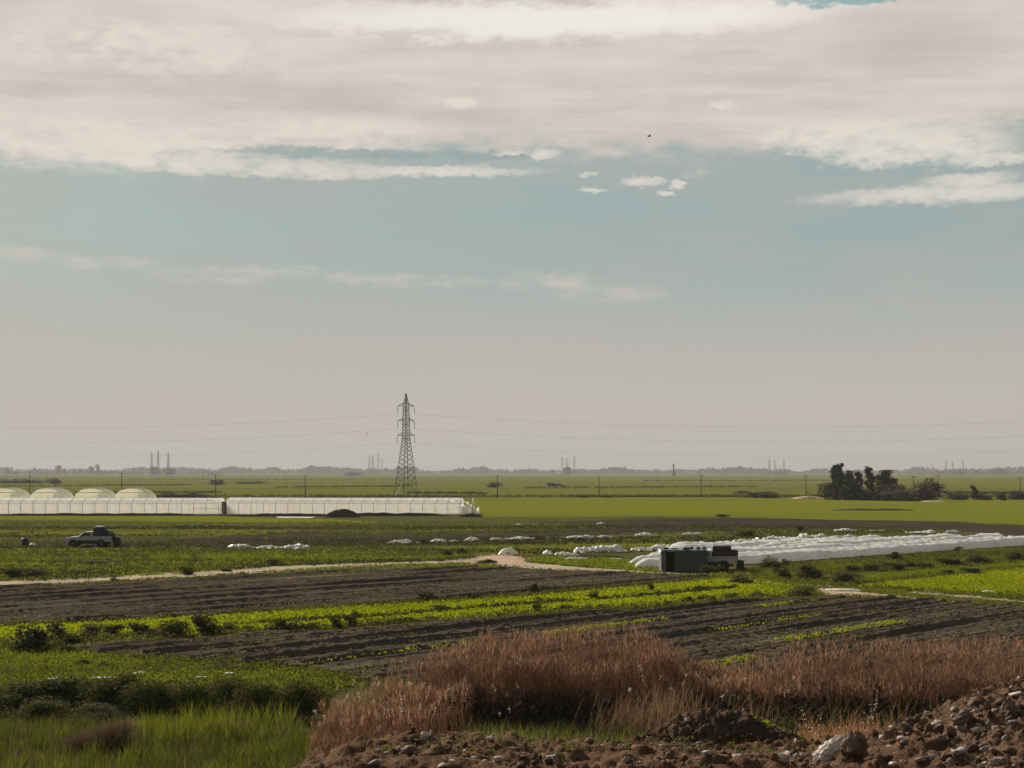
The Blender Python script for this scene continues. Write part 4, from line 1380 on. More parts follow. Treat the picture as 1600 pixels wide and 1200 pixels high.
# draped teal roof sheet
nx, ny = 46, 30
X_, Y_ = np.meshgrid(np.linspace(-L2 - 0.12, L2 + 0.12, nx), np.linspace(-0.16, hd_ + 0.15, ny))
Z_ = hh_ + 0.03 + 0.13 * np.clip(fbm(X_ * 1.8, Y_ * 1.8, 300, 4) - 0.25, 0, 1)
edge_ = np.clip((0.0 - Y_) / 0.16, 0, 1)
Z_ = Z_ - edge_ * (0.05 + 0.36 * np.clip(fbm(X_ * 2.6, Y_ * 0, 305, 3) - 0.35, 0, 1)) - np.clip((np.abs(X_) - L2) / 0.12, 0, 1) * 0.14
ii = np.arange(X_.size).reshape(X_.shape)
qq = np.stack([ii[:-1, :-1], ii[:-1, 1:], ii[1:, 1:], ii[1:, :-1]], 2).reshape(-1, 4)
link('roof_sheet', mesh_np('roof_sheet', np.stack([X_.ravel(), Y_.ravel() - 0.02, Z_.ravel()], 1), qq, M['tarp_teal'], smooth=True), hut)
hm_w = hut.matrix_basis
for i, (fx, sz, mt, lab) in enumerate((
        (-0.80, (0.42, 0.4, 0.16), 'tarp_teal', 'teal folded bundle weighing down the left corner of the hut roof'),
        (-0.42, (0.55, 0.35, 0.13), 'tarp_pale', 'pale crumpled bag on the hut roof above the doorway side'),
        (0.10, (0.6, 0.4, 0.15), 'tarp', 'dark bundle in the middle of the hut roof'),
        (0.33, (0.30, 0.3, 0.22), 'block', 'dark block right of the middle on the hut roof'),
        (0.62, (0.34, 0.3, 0.20), 'tarp_teal', 'teal block near the right end of the hut roof'),
        (0.88, (0.34, 0.3, 0.18), 'tarp', 'dark block at the right corner of the hut roof'))):
    o = lump('roof_weight', sz, 40 + i, M[mt], None, (0, 0, 0), 0.07, 0.75, 3)
    p = Vector((fx * L2, 0.28, hh_ + 0.10 + sz[2] / 2))
    o.location = Vector((hut.location.x + p.x * math.cos(R(-2)) - p.y * math.sin(R(-2)), hut.location.y + p.x * math.sin(R(-2)) + p.y * math.cos(R(-2)), p.z))
    tag(o, lab, 'weight', 'things weighing down the hut roof')

# second truck, beside the hut
gx_, gy_ = G(1117, 891.5)
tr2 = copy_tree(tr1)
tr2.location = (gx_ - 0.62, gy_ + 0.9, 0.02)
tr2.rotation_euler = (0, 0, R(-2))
tr2['label'] = 'white loaded pickup half hidden behind the hut and a bush'
bx, by = tr2.location.x + 1.35, tr2.location.y
ld2 = empty('truck_load', (bx, by, 0.62), R(-2))
tag(ld2, 'large dark maroon block loaded on the pickup beside the hut', 'load')
lump('bundle', (1.50, 1.55, 1.22), 23, M['tarp_brown'], ld2, (-0.12, 0, 0.72), 0.035, 0.92)
lump('bundle', (0.55, 1.45, 0.95), 25, M['tarp_brown'], ld2, (0.88, 0, 0.52), 0.04, 0.92)
lump('bundle', (0.55, 0.6, 0.85), 27, M['black'], None, (bx + 1.28, by - 0.75, 0.40), 0.04, 0.9)
o = bpy.context.scene.objects['bundle.%03d' % (max(int(k.name.split('.')[1]) for k in SC.objects if k.name.startswith('bundle.')))]
o.name = 'crate'
tag(o, 'black box standing on the ground at the tail of the pickup beside the hut', 'box')

# ------------------------------------------------------------------ trees
def tree(name, loc, h, w, seed, leafmat, barkmat, label, group, trunk_r=0.18, lobes=7, leaves=1500, leaf=0.5, crown_lo=0.35, forks=3, flat=1.0):
    r = random.Random(seed)
    root = empty(name, loc)
    tag(root, label, 'tree', group)
    tb = MB()
    lean = r.uniform(-0.05, 0.05) * h
    tp = Vector((lean, 0, h * (crown_lo + 0.12)))
    tb.tube([(0, 0, -0.05), (lean * 0.4, 0, h * 0.15), tuple(tp)], [trunk_r * 1.25, trunk_r, trunk_r * 0.7], 8)
    cents = []
    lobes = int(lobes * 2.4)
    for i in range(lobes):
        a = r.uniform(0, 6.28)
        z = crown_lo + (1 - crown_lo) * (i + 0.6) / lobes
        rad = w * 0.5 * math.sin(min(1.0, 1.25 - abs((z - crown_lo) / (1 - crown_lo) - 0.45) * 1.3) * 1.57) * r.uniform(0.15, 0.85)
        c = Vector((math.cos(a) * rad + lean * z, math.sin(a) * rad, h * z * 0.96))
        cents.append((c, w * r.uniform(0.13, 0.24)))
        if i % 4 == 0 or i < forks:
            mid = tp.lerp(c, 0.5) + Vector((0, 0, h * 0.02))
            st = Vector((lean * 0.6, 0, h * crown_lo * r.uniform(0.55, 1.0)))
            tb.tube([tuple(st), tuple(mid), tuple(c)], [trunk_r * 0.6, trunk_r * 0.4, trunk_r * 0.15], 6)
    tb.build('trunk', M[barkmat], root)
    g = np.random.default_rng(seed)
    per = int(leaves * 1.7) // lobes
    cs = []
    for c, rr in cents:
        p = g.normal(size=(per, 3))
        p /= np.linalg.norm(p, axis=1, keepdims=True)
        p *= (g.random((per, 1)) ** 0.6) * rr * 1.25
        p[:, 2] *= flat
        p += np.array(c)
        cs.append(p)
    cs = np.concatenate(cs)
    cs[:, 2] = np.minimum(cs[:, 2], h)
    V, q, t = leafquads(cs, leaf * 0.8, 0.0, seed + 1, 0.7)
    link('crown', mesh_np('crown', V, q, M[leafmat], t), root)
    return root

TG = 'trees and bushes of the right-hand clump'
def at_base(px, yb): return (*G(px, yb), 0.0)
s44 = G(0, 781)[1] / FPX
tree('tree', at_base(1304, 781), 54 * s44, 24 * s44, 11, 'tree', 'palebark', 'tall thin dark tree with a pale trunk at the left end of the clump', TG, 0.22, 9, 1500, 0.55, 0.40)
tree('tree', at_base(1313, 781.5), 57 * s44, 18 * s44, 12, 'tree', 'bark', 'tallest dark tree of the clump with a narrow flat top', TG, 0.22, 9, 1500, 0.55, 0.35)
tree('tree', at_base(1328, 781), 45 * s44, 24 * s44, 13, 'tree', 'bark', 'broad mid-height dark tree right of the tallest one', TG, 0.2, 9, 1500, 0.55, 0.25)
tree('tree', at_base(1343, 781), 44 * s44, 16 * s44, 14, 'tree', 'bark', 'narrow dark tree in the middle of the clump', TG, 0.2, 8, 1200, 0.55, 0.25)
tree('tree', at_base(1356, 781), 52 * s44, 18 * s44, 15, 'tree', 'bark', 'pointed dark tree right of the clump middle', TG, 0.2, 9, 1300, 0.55, 0.3)
tree('tree', at_base(1382, 781), 46 * s44, 28 * s44, 16, 'tree', 'bark', 'round-headed dark tree at the right of the clump', TG, 0.22, 10, 1900, 0.55, 0.35)
tree('tree', at_base(1397, 781), 34 * s44, 14 * s44, 17, 'tree', 'bark', 'small dark tree leaning on the round-headed one', TG, 0.15, 7, 800, 0.5, 0.3)
tree('tree', at_base(1522, 781), 22 * s44, 14 * s44, 18, 'fartree', 'bark', 'small dark tree standing out of the low hedge at right', None, 0.12, 7, 700, 0.45, 0.2)

# ------------------------------------------------------------------ shrubs
def shrub_mesh(seed, n, leaf, mat, up=0.2, lobes=8):
    g = np.random.default_rng(seed)
    cs = []
    for i in range(lobes):
        a = g.uniform(0, 6.28)
        rr = g.uniform(0.0, 0.38)
        c = np.array([math.cos(a) * rr, math.sin(a) * rr, g.uniform(0.12, 0.62)])
        p = g.normal(size=(n // lobes, 3))
        p /= np.linalg.norm(p, axis=1, keepdims=True)
        rad = g.uniform(0.13, 0.34)
        p *= (g.random((len(p), 1)) ** 0.4) * rad
        p = p + c
        p[:, 2] = np.where(p[:, 2] < 0.02, g.random(len(p)) ** 2 * 0.4, p[:, 2])
        cs.append(p)
    base = np.stack([g.normal(0, 0.2, n // 6), g.normal(0, 0.2, n // 6), g.random(n // 6) * 0.4], 1)
    cs = np.concatenate(cs + [base])
    V, q, t = leafquads(cs, leaf, up, seed + 1, 0.5)
    return mesh_np('foliage', V, q, mat, t)

SH = {}
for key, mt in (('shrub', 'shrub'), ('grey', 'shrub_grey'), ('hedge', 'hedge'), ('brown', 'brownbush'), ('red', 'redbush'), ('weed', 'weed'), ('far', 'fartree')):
    SH[key] = [shrub_mesh(400 + i * 7 + len(key), 1500, 0.085, M[mt], 0.4) for i in range(4)]
SHBIG = [shrub_mesh(500 + i, 8000, 0.040, M['hedge'], 0.7, 11) for i in range(3)]
stem_me = None
_st = MB()
for k in range(5):
    a = k * 1.3
    _st.tube([(0.02 * math.cos(a), 0.02 * math.sin(a), -0.02), (0.10 * math.cos(a), 0.1 * math.sin(a), 0.25), (0.22 * math.cos(a), 0.22 * math.sin(a), 0.55)], [0.014, 0.01, 0.004], 5)
stem_me = _st.mesh('stem', M['bark'])

def shrub(px, yb, wp, hp, kind, label, group, near=False, big=False, cat='bush'):
    x, y, z = hit(px, yb) if near else (*G(px, yb), 0.0)
    k = y / FPX
    ms = SHBIG if big else SH[kind]
    o = empty('shrub', (x, y + wp * k * 0.28, float(hz(x, y))), random.uniform(0, 6.28))
    o.scale = (wp * k * 1.45, wp * k * 1.2, hp * k * 1.42)
    link('foliage', random.choice(ms), o)
    link('stem', stem_me, o)
    return tag(o, label, cat, group)

EDGE = 'dark bushes along the lower edge of the yellow-green strip'
ord_ = ['first', 'second', 'third', 'fourth', 'fifth', 'sixth', 'seventh', 'eighth', 'ninth', 'tenth', 'eleventh', 'twelfth', 'thirteenth', 'fourteenth', 'fifteenth', 'sixteenth']
for a in [
    (52, 1019, 66, 38, 'shrub', 'largest dark green bush, at the left end of the yellow-green strip'),
    (92, 1004, 32, 22, 'grey', 'dull bush directly right of the largest bush at left'),
    (85, 992, 14, 14, 'shrub', 'small pointed dark bush standing above the dull bush at left'),
    (106, 1010, 26, 18, 'shrub', 'low dark bush in front of the dull bush at left'),
    (140, 998, 36, 22, 'grey', 'mid-sized bush third in the row from the left edge'),
    (172, 997, 32, 20, 'shrub', 'round bush just left of the gap in the bush row'),
    (222, 996, 44, 20, 'shrub', 'bush just right of the gap in the bush row'),
    (262, 1000, 52, 26, 'shrub', 'wide dark bush left of the darkest tall bush'),
    (322, 996, 46, 32, 'shrub', 'darkest tall round bush of the row under the yellow-green strip'),
    (357, 991, 30, 20, 'grey', 'pale topped bush leaning right of the darkest tall bush'),
    (392, 991, 17, 12, 'shrub', 'small round bush alone on the strip edge right of the darkest tall bush'),
    (440, 991, 36, 22, 'shrub', 'left bush of the joined pair on the strip edge near the reeds'),
    (473, 989, 40, 20, 'shrub', 'right bush of the joined pair on the strip edge near the reeds'),
    (525, 985, 17, 20, 'shrub', 'narrow upright bush right of the joined pair'),
    (550, 983, 22, 20, 'shrub', 'bushy clump right of the narrow upright bush'),
    (596, 981, 34, 13, 'shrub', 'low wide bush below the middle of the strip, left of two'),
    (630, 977, 28, 16, 'shrub', 'low bush below the middle of the strip, right of two'),
    (678, 973, 26, 9, 'weed', 'flat weedy bush on the lower strip edge above the reeds'),
    (841, 959, 16, 14, 'shrub', 'small bush on the lower strip edge, first right of the picture middle'),
    (886, 956, 15, 15, 'shrub', 'small upright bush on the lower strip edge, second right of the picture middle'),
    (914, 955, 18, 9, 'weed', 'low bush on the lower strip edge, third right of the picture middle'),
    (941, 953, 18, 12, 'shrub', 'dark round bush on the lower strip edge, fourth right of the picture middle'),
    (1046, 947, 14, 8, 'weed', 'tiny bush on the lower strip edge, fifth right of the picture middle'),
    (1076, 944, 20, 12, 'shrub', 'dark bush on the lower strip edge straight below the hut'),
    (1104, 941, 24, 14, 'shrub', 'wider bush on the lower strip edge straight below the loaded truck'),
    (1140, 937, 24, 10, 'grey', 'greyish bush on the lower strip edge right of the one below the truck'),
    (1185, 935, 26, 12, 'grey', 'greyish bush near the right tip of the yellow-green strip'),
]:
    shrub(*a, EDGE)
MID = 'bushes between and above the bands of the yellow-green strip'
for a in [
    (553, 965, 13, 9, 'shrub', 'small dark bush between the two crop bands at left'),
    (600, 965, 24, 6, 'weed', 'flat weed between the two crop bands left of the middle'),
    (690, 955, 30, 9, 'weed', 'long low weed between the two crop bands above the reeds'),
    (668, 941, 34, 16, 'grey', 'feathery bush at the top edge of the crop strip left of the round one'),
    (741, 938, 20, 15, 'shrub', 'round dark bush at the top edge of the crop strip near the middle'),
    (833, 929, 22, 17, 'shrub', 'largest of three dark bushes at the top edge of the crop strip'),
    (852, 926, 15, 10, 'shrub', 'middle one of three dark bushes at the top edge of the crop strip'),
    (868, 925, 13, 9, 'shrub', 'rightmost of three dark bushes at the top edge of the crop strip'),
    (842, 941, 12, 8, 'weed', 'small weed between the crop bands below the three dark bushes'),
    (930, 936, 18, 10, 'shrub', 'dark bush between the crop bands right of the three dark bushes'),
    (946, 938, 14, 8, 'weed', 'low weed touching the dark bush between the crop bands'),
    (1018, 925, 12, 14, 'weed', 'upright thin weed on the upper crop band below the hut'),
    (1095, 923, 30, 10, 'shrub', 'wide low bush between the crop bands below the truck'),
    (1158, 914, 34, 16, 'grey', 'big greyish bush at the right end of the upper crop band'),
]:
    shrub(*a, MID)
RGT = 'bushes in the grass right of the hut'
for a in [
    (1112, 897, 30, 19, 'hedge', 'round green bush in front of the truck beside the hut'),
    (1251, 935, 34, 17, 'grey', 'grey-green bush left of the short pinkish track'),
    (1266, 905, 46, 22, 'shrub', 'big dark bush in the grass below the row covers'),
    (1323, 911, 44, 16, 'grey', 'wide grey bush right of the big dark bush'),
    (1224, 903, 22, 14, 'shrub', 'small dark bush left of the big dark bush'),
    (1204, 889, 32, 18, 'weed', 'leafy bush at the foot of the nearest row cover right of the truck'),
    (1228, 886, 16, 12, 'weed', 'little bush right of the leafy bush by the row cover'),
    (1331, 894, 24, 10, 'shrub', 'low dark bush above the wide grey bush'),
    (1364, 894, 44, 12, 'grey', 'long bush heading the line of bushes towards the right edge'),
    (1405, 892, 32, 12, 'grey', 'second bush in the line towards the right edge'),
    (1440, 888, 34, 11, 'shrub', 'third bush in the line towards the right edge'),
    (1490, 884, 36, 10, 'shrub', 'fourth bush in the line towards the right edge'),
    (1535, 880, 34, 10, 'shrub', 'fifth bush in the line towards the right edge'),
    (1590, 876, 32, 12, 'shrub', 'last bush in the line, cut by the right edge'),
    (1480, 898, 22, 7, 'shrub', 'left bush of the short line below the plain green band'),
    (1520, 897, 28, 9, 'shrub', 'right bush of the short line below the plain green band'),
    (1400, 875, 22, 13, 'shrub', 'dark bush touching the front of the row covers'),
    (1498, 861, 12, 6, 'shrub', 'small dark bush at the front edge of the row covers far right'),
    (836, 843, 24, 8, 'shrub', 'dark shrub at the right end of the long low plastic scrap'),
    (909, 847, 18, 7, 'shrub', 'dark weed in front of a white plastic scrap'),
    (1165, 839, 28, 9, 'shrub', 'dark low shrub in the grass above the torn plastic heaps'),
    (1250, 830, 14, 9, 'grey', 'small grey shrub on the edge of the dark earth strip'),
]:
    shrub(*a, RGT)
LFT = 'dark weeds in the left-hand fields'
for a in [
    (128, 1041, 24, 10, 'shrub', 'left of two small dark tufts in the olive grass at lower left'),
    (160, 1042, 18, 8, 'shrub', 'right of two small dark tufts in the olive grass at lower left'),
    (350, 1049, 66, 9, 'hedge', 'long low dark weed patch left of the brown reeds'),
    (395, 1050, 26, 7, 'hedge', 'small dark weed patch at the right end of the long low one'),
    (176, 910, 16, 9, 'grey', 'small bush on the near edge of the pale track at left'),
    (241, 926, 14, 8, 'shrub', 'small dark weed alone in the left part of the upper ploughed field'),
    (289, 899, 22, 13, 'shrub', 'dark weed on the far edge of the pale track, largest at left'),
    (353, 894, 14, 7, 'shrub', 'small dark weed on the far edge of the pale track'),
    (430, 885, 26, 10, 'shrub', 'dark weed above the pale track near the long plastic heap'),
    (660, 850, 26, 8, 'weed', 'dull weed among the white scraps below the ruined greenhouse'),
    (700, 869, 16, 9, 'shrub', 'dark weed left of the track junction, left of two'),
    (722, 867, 14, 11, 'shrub', 'dark weed left of the track junction, right of two'),
    (760, 881, 30, 7, 'shrub', 'low dark weeds at the near edge of the track junction'),
    (20, 905, 34, 15, 'shrub', 'dark green bush above the pale track at the left edge'),
    (55, 903, 36, 13, 'shrub', 'second dark green bush above the pale track from the left edge'),
    (118, 899, 44, 9, 'weed', 'low green weeds above the pale track, third clump from the left edge'),
    (90, 871, 34, 6, 'weed', 'low dark weed streak in the green field below the drum'),
    (160, 882, 60, 6, 'weed', 'long low weed streak in the green field below the pickup'),
]:
    shrub(*a, LFT)
HDG = 'dark bushy hedge plants at lower left'
for a in [
    (20, 1112, 110, 50, 'large dark hedge bush at the left edge below the white plastic strips'),
    (95, 1108, 110, 46, 'dark hedge bush second from the left edge'),
    (165, 1112, 110, 52, 'dark hedge bush third from the left edge'),
    (235, 1116, 110, 54, 'dark hedge bush below the crumpled white plastic'),
    (300, 1116, 90, 52, 'dark hedge bush right of the hedge middle'),
    (355, 1108, 80, 38, 'paler hedge bush second from the right end'),
    (410, 1122, 100, 58, 'blackish hedge bush next to the brown reeds'),
    (468, 1128, 80, 62, 'blackish hedge bush at the right end touching the reeds'),
    (55, 1132, 100, 34, 'smaller front hedge bush at the left, before the dark row'),
    (140, 1131, 90, 28, 'smaller front hedge bush in the middle, before the dark row'),
]:
    shrub(a[0], a[1], a[2] * random.uniform(0.8, 1.1), a[3] * random.uniform(0.72, 1.08), 'hedge', a[4], HDG, near=True, big=True)
FARG = 'dark thickets in the far green fields'
for a in [
    (340, 758, 24, 8, 'far', 'rounded dark thicket above the gap between the greenhouses'),
    (386, 756, 50, 4, 'far', 'long flat thicket right of the rounded dark one'),
    (771, 762, 20, 9, 'far', 'small square dark thicket beside a utility pole'),
    (869, 760, 30, 5, 'far', 'long flat dark thicket right of the square one'),
    (85, 756, 22, 9, 'red', 'faint reddish thicket left of the far trees'),
    (20, 755, 100, 7, 'far', 'long faint thicket at the left edge above the polytunnels'),
    (909, 777.5, 26, 4, 'far', 'low dark tuft on the field boundary left of a pole'),
    (951, 777.5, 22, 3, 'far', 'low dark tuft on the field boundary right of a pole'),
    (1185, 778, 60, 10, 'brown', 'brownish thicket on the field boundary left of the tree clump'),
    (1128, 808, 20, 5, 'far', 'small dark tuft on the near edge of the bright green field'),
    (1457, 783, 36, 30, 'red', 'large round reddish-brown bush right of the tree clump'),
    (1422, 783, 66, 26, 'brown', 'low brown thicket between the tree clump and the reddish bush'),
    (1312, 781, 54, 23, 'shrub', 'dark undergrowth bush at the foot of the tallest trees'),
    (1347, 781, 62, 22, 'brown', 'dark undergrowth bush below the middle of the tree clump'),
    (1386, 782, 62, 23, 'brown', 'dull undergrowth bush below the round-headed tree'),
    (1496, 781, 40, 10, 'far', 'dull hedge bush just right of the reddish bush'),
    (1540, 781, 34, 9, 'far', 'dull hedge bush right of the small hedge tree'),
    (1566, 782, 18, 11, 'far', 'upright hedge bush near the right edge'),
    (1592, 781, 34, 13, 'far', 'tall hedge bush cut by the right edge'),
    (549, 743.3, 24, 6, 'far', 'dark rounded far thicket left of the four faint pylons'),
    (1563, 741.3, 28, 8, 'far', 'far dark thicket on the horizon near the right edge'),
]:
    shrub(*a, FARG, cat='thicket')

# earth banks
def mound(px, yb, wp, hp, mat, label, depth=2.0, seed=0, name='earth_mound'):
    x, y = G(px, yb)
    k = y / FPX
    L, Wd, Hh = wp * k, depth, hp * k
    X_, Y_ = np.meshgrid(np.linspace(-L / 2, L / 2, 60), np.linspace(-Wd / 2, Wd / 2, 14))
    e = np.clip(1 - (2 * X_ / L) ** 2, 0, 1) * np.clip(1 - (2 * Y_ / Wd) ** 2, 0, 1)
    Z_ = Hh * e ** 0.6 * (0.45 + 0.8 * fbm(X_ * 0.35, Y_ * 0.3, seed, 4)) + 0.12 * (fbm(X_ * 2, Y_ * 2, seed + 4) - 0.5) * (e > 0.05) - 0.02
    ii = np.arange(X_.size).reshape(X_.shape)
    qq = np.stack([ii[:-1, :-1], ii[:-1, 1:], ii[1:, 1:], ii[1:, :-1]], 2).reshape(-1, 4)
    o = link(name, mesh_np(name, np.stack([X_.ravel(), Y_.ravel(), Z_.ravel()], 1), qq, M[mat], smooth=True), None, (x, y, 0.02))
    return tag(o, label, 'mound', 'low banks of earth among the fields')
mound(535, 808, 52, 14, 'dark_soil', 'dark rounded earth mound in front of the right long greenhouse', 4, 11)
mound(620, 806, 180, 6, 'dark_soil', 'long low earth bank along the foot of the right greenhouse', 2.5, 12)
mound(160, 805.5, 430, 4, 'dark_soil', 'long thin dark bank along the foot of the left greenhouse', 2, 13)
mound(445, 806.5, 200, 4.5, 'dark_soil', 'thin dark bank left of the rounded mound', 2, 14)
mound(735, 807.5, 40, 5, 'dark_soil', 'small dark bank under the ruined greenhouse end', 2.5, 15)
mound(285, 779, 110, 9, 'dark_soil', 'dark brown earth bank behind the greenhouses right of the polytunnels', 8, 16)
mound(350, 858, 44, 6, 'dark_soil', 'dark dug earth beside the peaked plastic heap', 4, 17)
mound(1365, 797.5, 130, 3, 'dark_soil', 'thin dark streak of bare earth in the bright green field', 5, 18)
mound(1262, 779, 46, 4, 'track', 'low pale spoil bank left of the tree clump', 6, 19)
mound(1458, 784, 34, 2.5, 'track', 'pale sandy patch below the reddish bush', 5, 20)
mound(930, 872, 90, 6, 'dark_soil', 'dark trampled earth below the big curled plastic heap', 3.5, 21)

# thin ditch lines farther out in the plain
gl_ = np.random.default_rng(15)
lx, ly = [], []
for xa, ya, xb, yb, n_ in ((430, 762, 640, 760.5, 260), (640, 771, 760, 772, 150), (0, 760.5, 300, 758.5, 380), (120, 771, 345, 770, 260), (820, 763, 1180, 761, 330), (1000, 752, 1300, 751, 330), (1475, 771, 1600, 772, 260), (200, 750, 620, 749, 420)):
    t_ = gl_.random(n_)
    d_ = CAMH * FPX / (ya + (yb - ya) * t_ - HOR)
    lx.append((xa + (xb - xa) * t_ - 800) / FPX * d_); ly.append(d_ + gl_.normal(0, 1.5, n_))
lx, ly = np.concatenate(lx), np.concatenate(ly)
V, q, t = clumps(lx, ly, lx * 0, 4, 1.0, 1.1, np.full(len(lx), 0.8), 19)
tag(link('ditch_weeds', mesh_np('ditch_weeds', V, q, M['weed'], t)), 'thin dark ditch lines far out in the hazy green fields', 'weeds', kind='stuff')
# weedy field boundary line, one untidy mass
bx_ = np.random.default_rng(5)
x = bx_.uniform(-240, 330, 5200)
y = 476 + bx_.normal(0, 1.2, 5200)
dens = fbm(x * 0.03, x * 0, 8, 4)
kp = dens > bx_.random(5200) * 0.75
x, y = x[kp], y[kp]
V, q, t = clumps(x, y, x * 0, 4, 0.6, 0.7, np.full(len(x), 0.75), 9)
tag(link('boundary_weeds', mesh_np('boundary_weeds', V, q, M['weed'], t)), 'thin dark weedy boundary line across the far green fields', 'weeds', kind='stuff')

# distant woods and single far trees
def woods(d0, d1, n, h0, h1, seed, mask_scale, thr, label):
    g = np.random.default_rng(seed)
    d = g.uniform(d0, d1, n)
    u = g.uniform(-0.62, 0.62, n)
    m = fbm(u * mask_scale + 11, u * 0 + seed, seed, 5) > thr
    d, u = d[m], u[m]
    x = u * d
    hh = (h0 + (h1 - h0) * fbm(u * 60, u * 0 + 3, seed + 3, 4) ** 1.6) * g.uniform(0.6, 1.1, len(u))
    cs = []
    for k in range(14):
        a, rr = g.uniform(0, 6.28, len(u)), g.uniform(0, 1, len(u)) ** 0.5
        zz = g.uniform(0.05, 1, len(u))
        wv = hh * 0.95 * np.sqrt(np.clip(1 - (zz - 0.35) ** 2 * 1.6, 0.1, 1))
        cs.append(np.stack([x + np.cos(a) * rr * wv, d + np.sin(a) * rr * wv, zz * hh], 1))
    cs = np.concatenate(cs)
    V, q, t = leafquads(cs, np.tile(hh, 14) * 0.62, 0.2, seed + 5, 0.8)
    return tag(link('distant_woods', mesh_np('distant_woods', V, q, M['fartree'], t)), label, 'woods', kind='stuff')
woods(5000, 6600, 3000, 8, 30, 21, 9, 0.30, 'hazy belt of woods and villages along the horizon')
woods(3900, 4700, 1200, 5, 14, 27, 14, 0.50, 'darker scattered belt of trees before the horizon woods')
FT = 'single trees on the left horizon'
for i, (px, yb, hp, wp, lab) in enumerate([
    (91, 741.5, 14, 12, 'dense round far tree at left, biggest of the far group'),
    (101, 741.5, 9, 7, 'small far tree right of the dense round one'),
    (116, 741.5, 9, 7, 'third far tree of the left group'),
    (125, 741.5, 9, 5, 'narrow fourth far tree of the left group'),
    (143, 741.5, 12, 12, 'spreading far tree left of the taller ragged one'),
    (152, 741.5, 16, 9, 'tall ragged far tree right of the spreading one'),
    (13, 741.5, 9, 6, 'lone pointed far tree near the left edge'),
    (240, 742.0, 12, 16, 'dark far tree at the foot of the left pylon trio'),
    (266, 742.0, 9, 20, 'low wide far tree at the foot of the left trio, right side'),
    (1446, 741.5, 7, 6, 'small far tree left of the right-hand pylon trio'),
]):
    d = CAMH * FPX / (yb - HOR)
    k = d / FPX
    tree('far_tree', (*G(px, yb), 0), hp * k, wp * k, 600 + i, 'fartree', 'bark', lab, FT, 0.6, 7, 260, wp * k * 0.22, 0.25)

# ------------------------------------------------------------------ ground cover
def stuff(name, parts, mats, label, cat):
    Vs, Qs, Ts, tris, mi, off = [], [], [], [], [], 0
    mi_q, mi_t = [], []
    for V, q, tr, t, k in parts:
        Vs.append(V)
        Ts.append(t)
        if q is not None and len(q):
            Qs.append(q + off); mi_q.append(np.full(len(q), k))
        if tr is not None and len(tr):
            tris.append(tr + off); mi_t.append(np.full(len(tr), k))
        off += len(V)
    fs, mi = [], []
    if Qs: fs.append(np.concatenate(Qs)); mi.append(np.concatenate(mi_q))
    if tris: fs.append(np.concatenate(tris)); mi.append(np.concatenate(mi_t))
    o = link(name, mesh_np(name, np.concatenate(Vs), fs, [M[m] for m in mats], np.concatenate(Ts), np.concatenate(mi)))
    return tag(o, label, cat, kind='stuff')

def cl(poly, dens, k, spread, size, height, seed, mat, edge=1.0, clump=0.0, cs=0.2, up=0.5, hole=None):
    x, y = scatter(poly, dens, seed, edge, clump, cs)
    for h_ in ([] if hole is None else hole if isinstance(hole, list) else [hole]):
        ho_ = inside(x, y, h_)
        x, y = x[~ho_], y[~ho_]
    r = np.random.default_rng(seed + 77)
    s = r.uniform(0.6, 1.3, len(x))
    V, q, t = clumps(x, y, hz(x, y), k, spread * s, size, height * s, seed, up)
    return (V, q, None, t, mat)

# yellow-green crop: leafy plants, with a weedy line between the two bands
P_div = GP([(340, 981), (480, 974), (600, 966.5), (800, 949.5), (1000, 936), (1150, 922), (1150, 918), (1000, 932.5), (800, 946), (600, 963.5), (480, 970), (340, 977)])
P_e1 = GP([(-60, 1018), (200, 1007), (400, 995), (640, 979), (800, 969.5), (1000, 957.5), (1160, 945), (1280, 933), (1280, 929), (1160, 939), (1000, 952), (800, 963.5), (640, 972.5), (400, 988), (200, 998), (-60, 1006)])
P_e2 = GP([(400, 962), (600, 949), (800, 937), (1000, 919), (1110, 908), (1110, 904.5), (1000, 914.5), (800, 932), (600, 944.5), (400, 957)])
stuff('crop_plants', [cl(P_crop, 40, 6, 0.15, 0.14, 0.17, 31, 0, 0.8, up=0.9, hole=P_div)], ['crop'], 'dense yellow-green leafy crop filling the slanting strip', 'crop')
stuff('weeds', [cl(P_div, 22, 7, 0.2, 0.13, 0.34, 33, 1, 0.3, 0.36), cl(P_e1, 14, 7, 0.25, 0.14, 0.46, 34, 0, 0.3, 0.38), cl(P_e1, 12, 8, 0.25, 0.13, 0.5, 134, 1, 0.3, 0.46, 0.35), cl(P_e2, 8, 7, 0.22, 0.14, 0.35, 35, 0, 0.3, 0.45)],
      ['weed', 'shrub'], 'dull weeds edging and dividing the yellow-green crop strip', 'weeds')
# right-hand crops and grass
stuff('crop_plants', [cl(P_rcrop, 26, 6, 0.2, 0.13, 0.12, 36, 0, 1.0, up=1.2), cl(P_rg2, 24, 5, 0.22, 0.12, 0.11, 37, 1, 1.0, up=1.2)], ['crop', 'green_tuft'],
      'yellow-green leafy crop at the right edge below the row covers', 'crop')
P_rv = GP([(1280, 917), (1340, 922), (1480, 930), (1700, 950), (1700, 968), (1560, 956), (1430, 940), (1300, 926)])
HR = [P_t2, P_rcrop, P_rg2, P_rv]
stuff('grass', [cl(P_right, 10, 6, 0.24, 0.12, 0.15, 38, 0, 1.0, 0.30, 0.12, hole=HR), cl(P_right, 5, 8, 0.28, 0.13, 0.30, 39, 1, 1.0, 0.50, (0.05, 0.3), hole=HR), cl(P_right, 3.0, 8, 0.3, 0.13, 0.36, 139, 2, 1.0, 0.56, (0.06, 0.35), hole=HR)], ['olive', 'weed', 'shrub'],
      'rough tufted grass right of the hut below the row covers', 'grass')
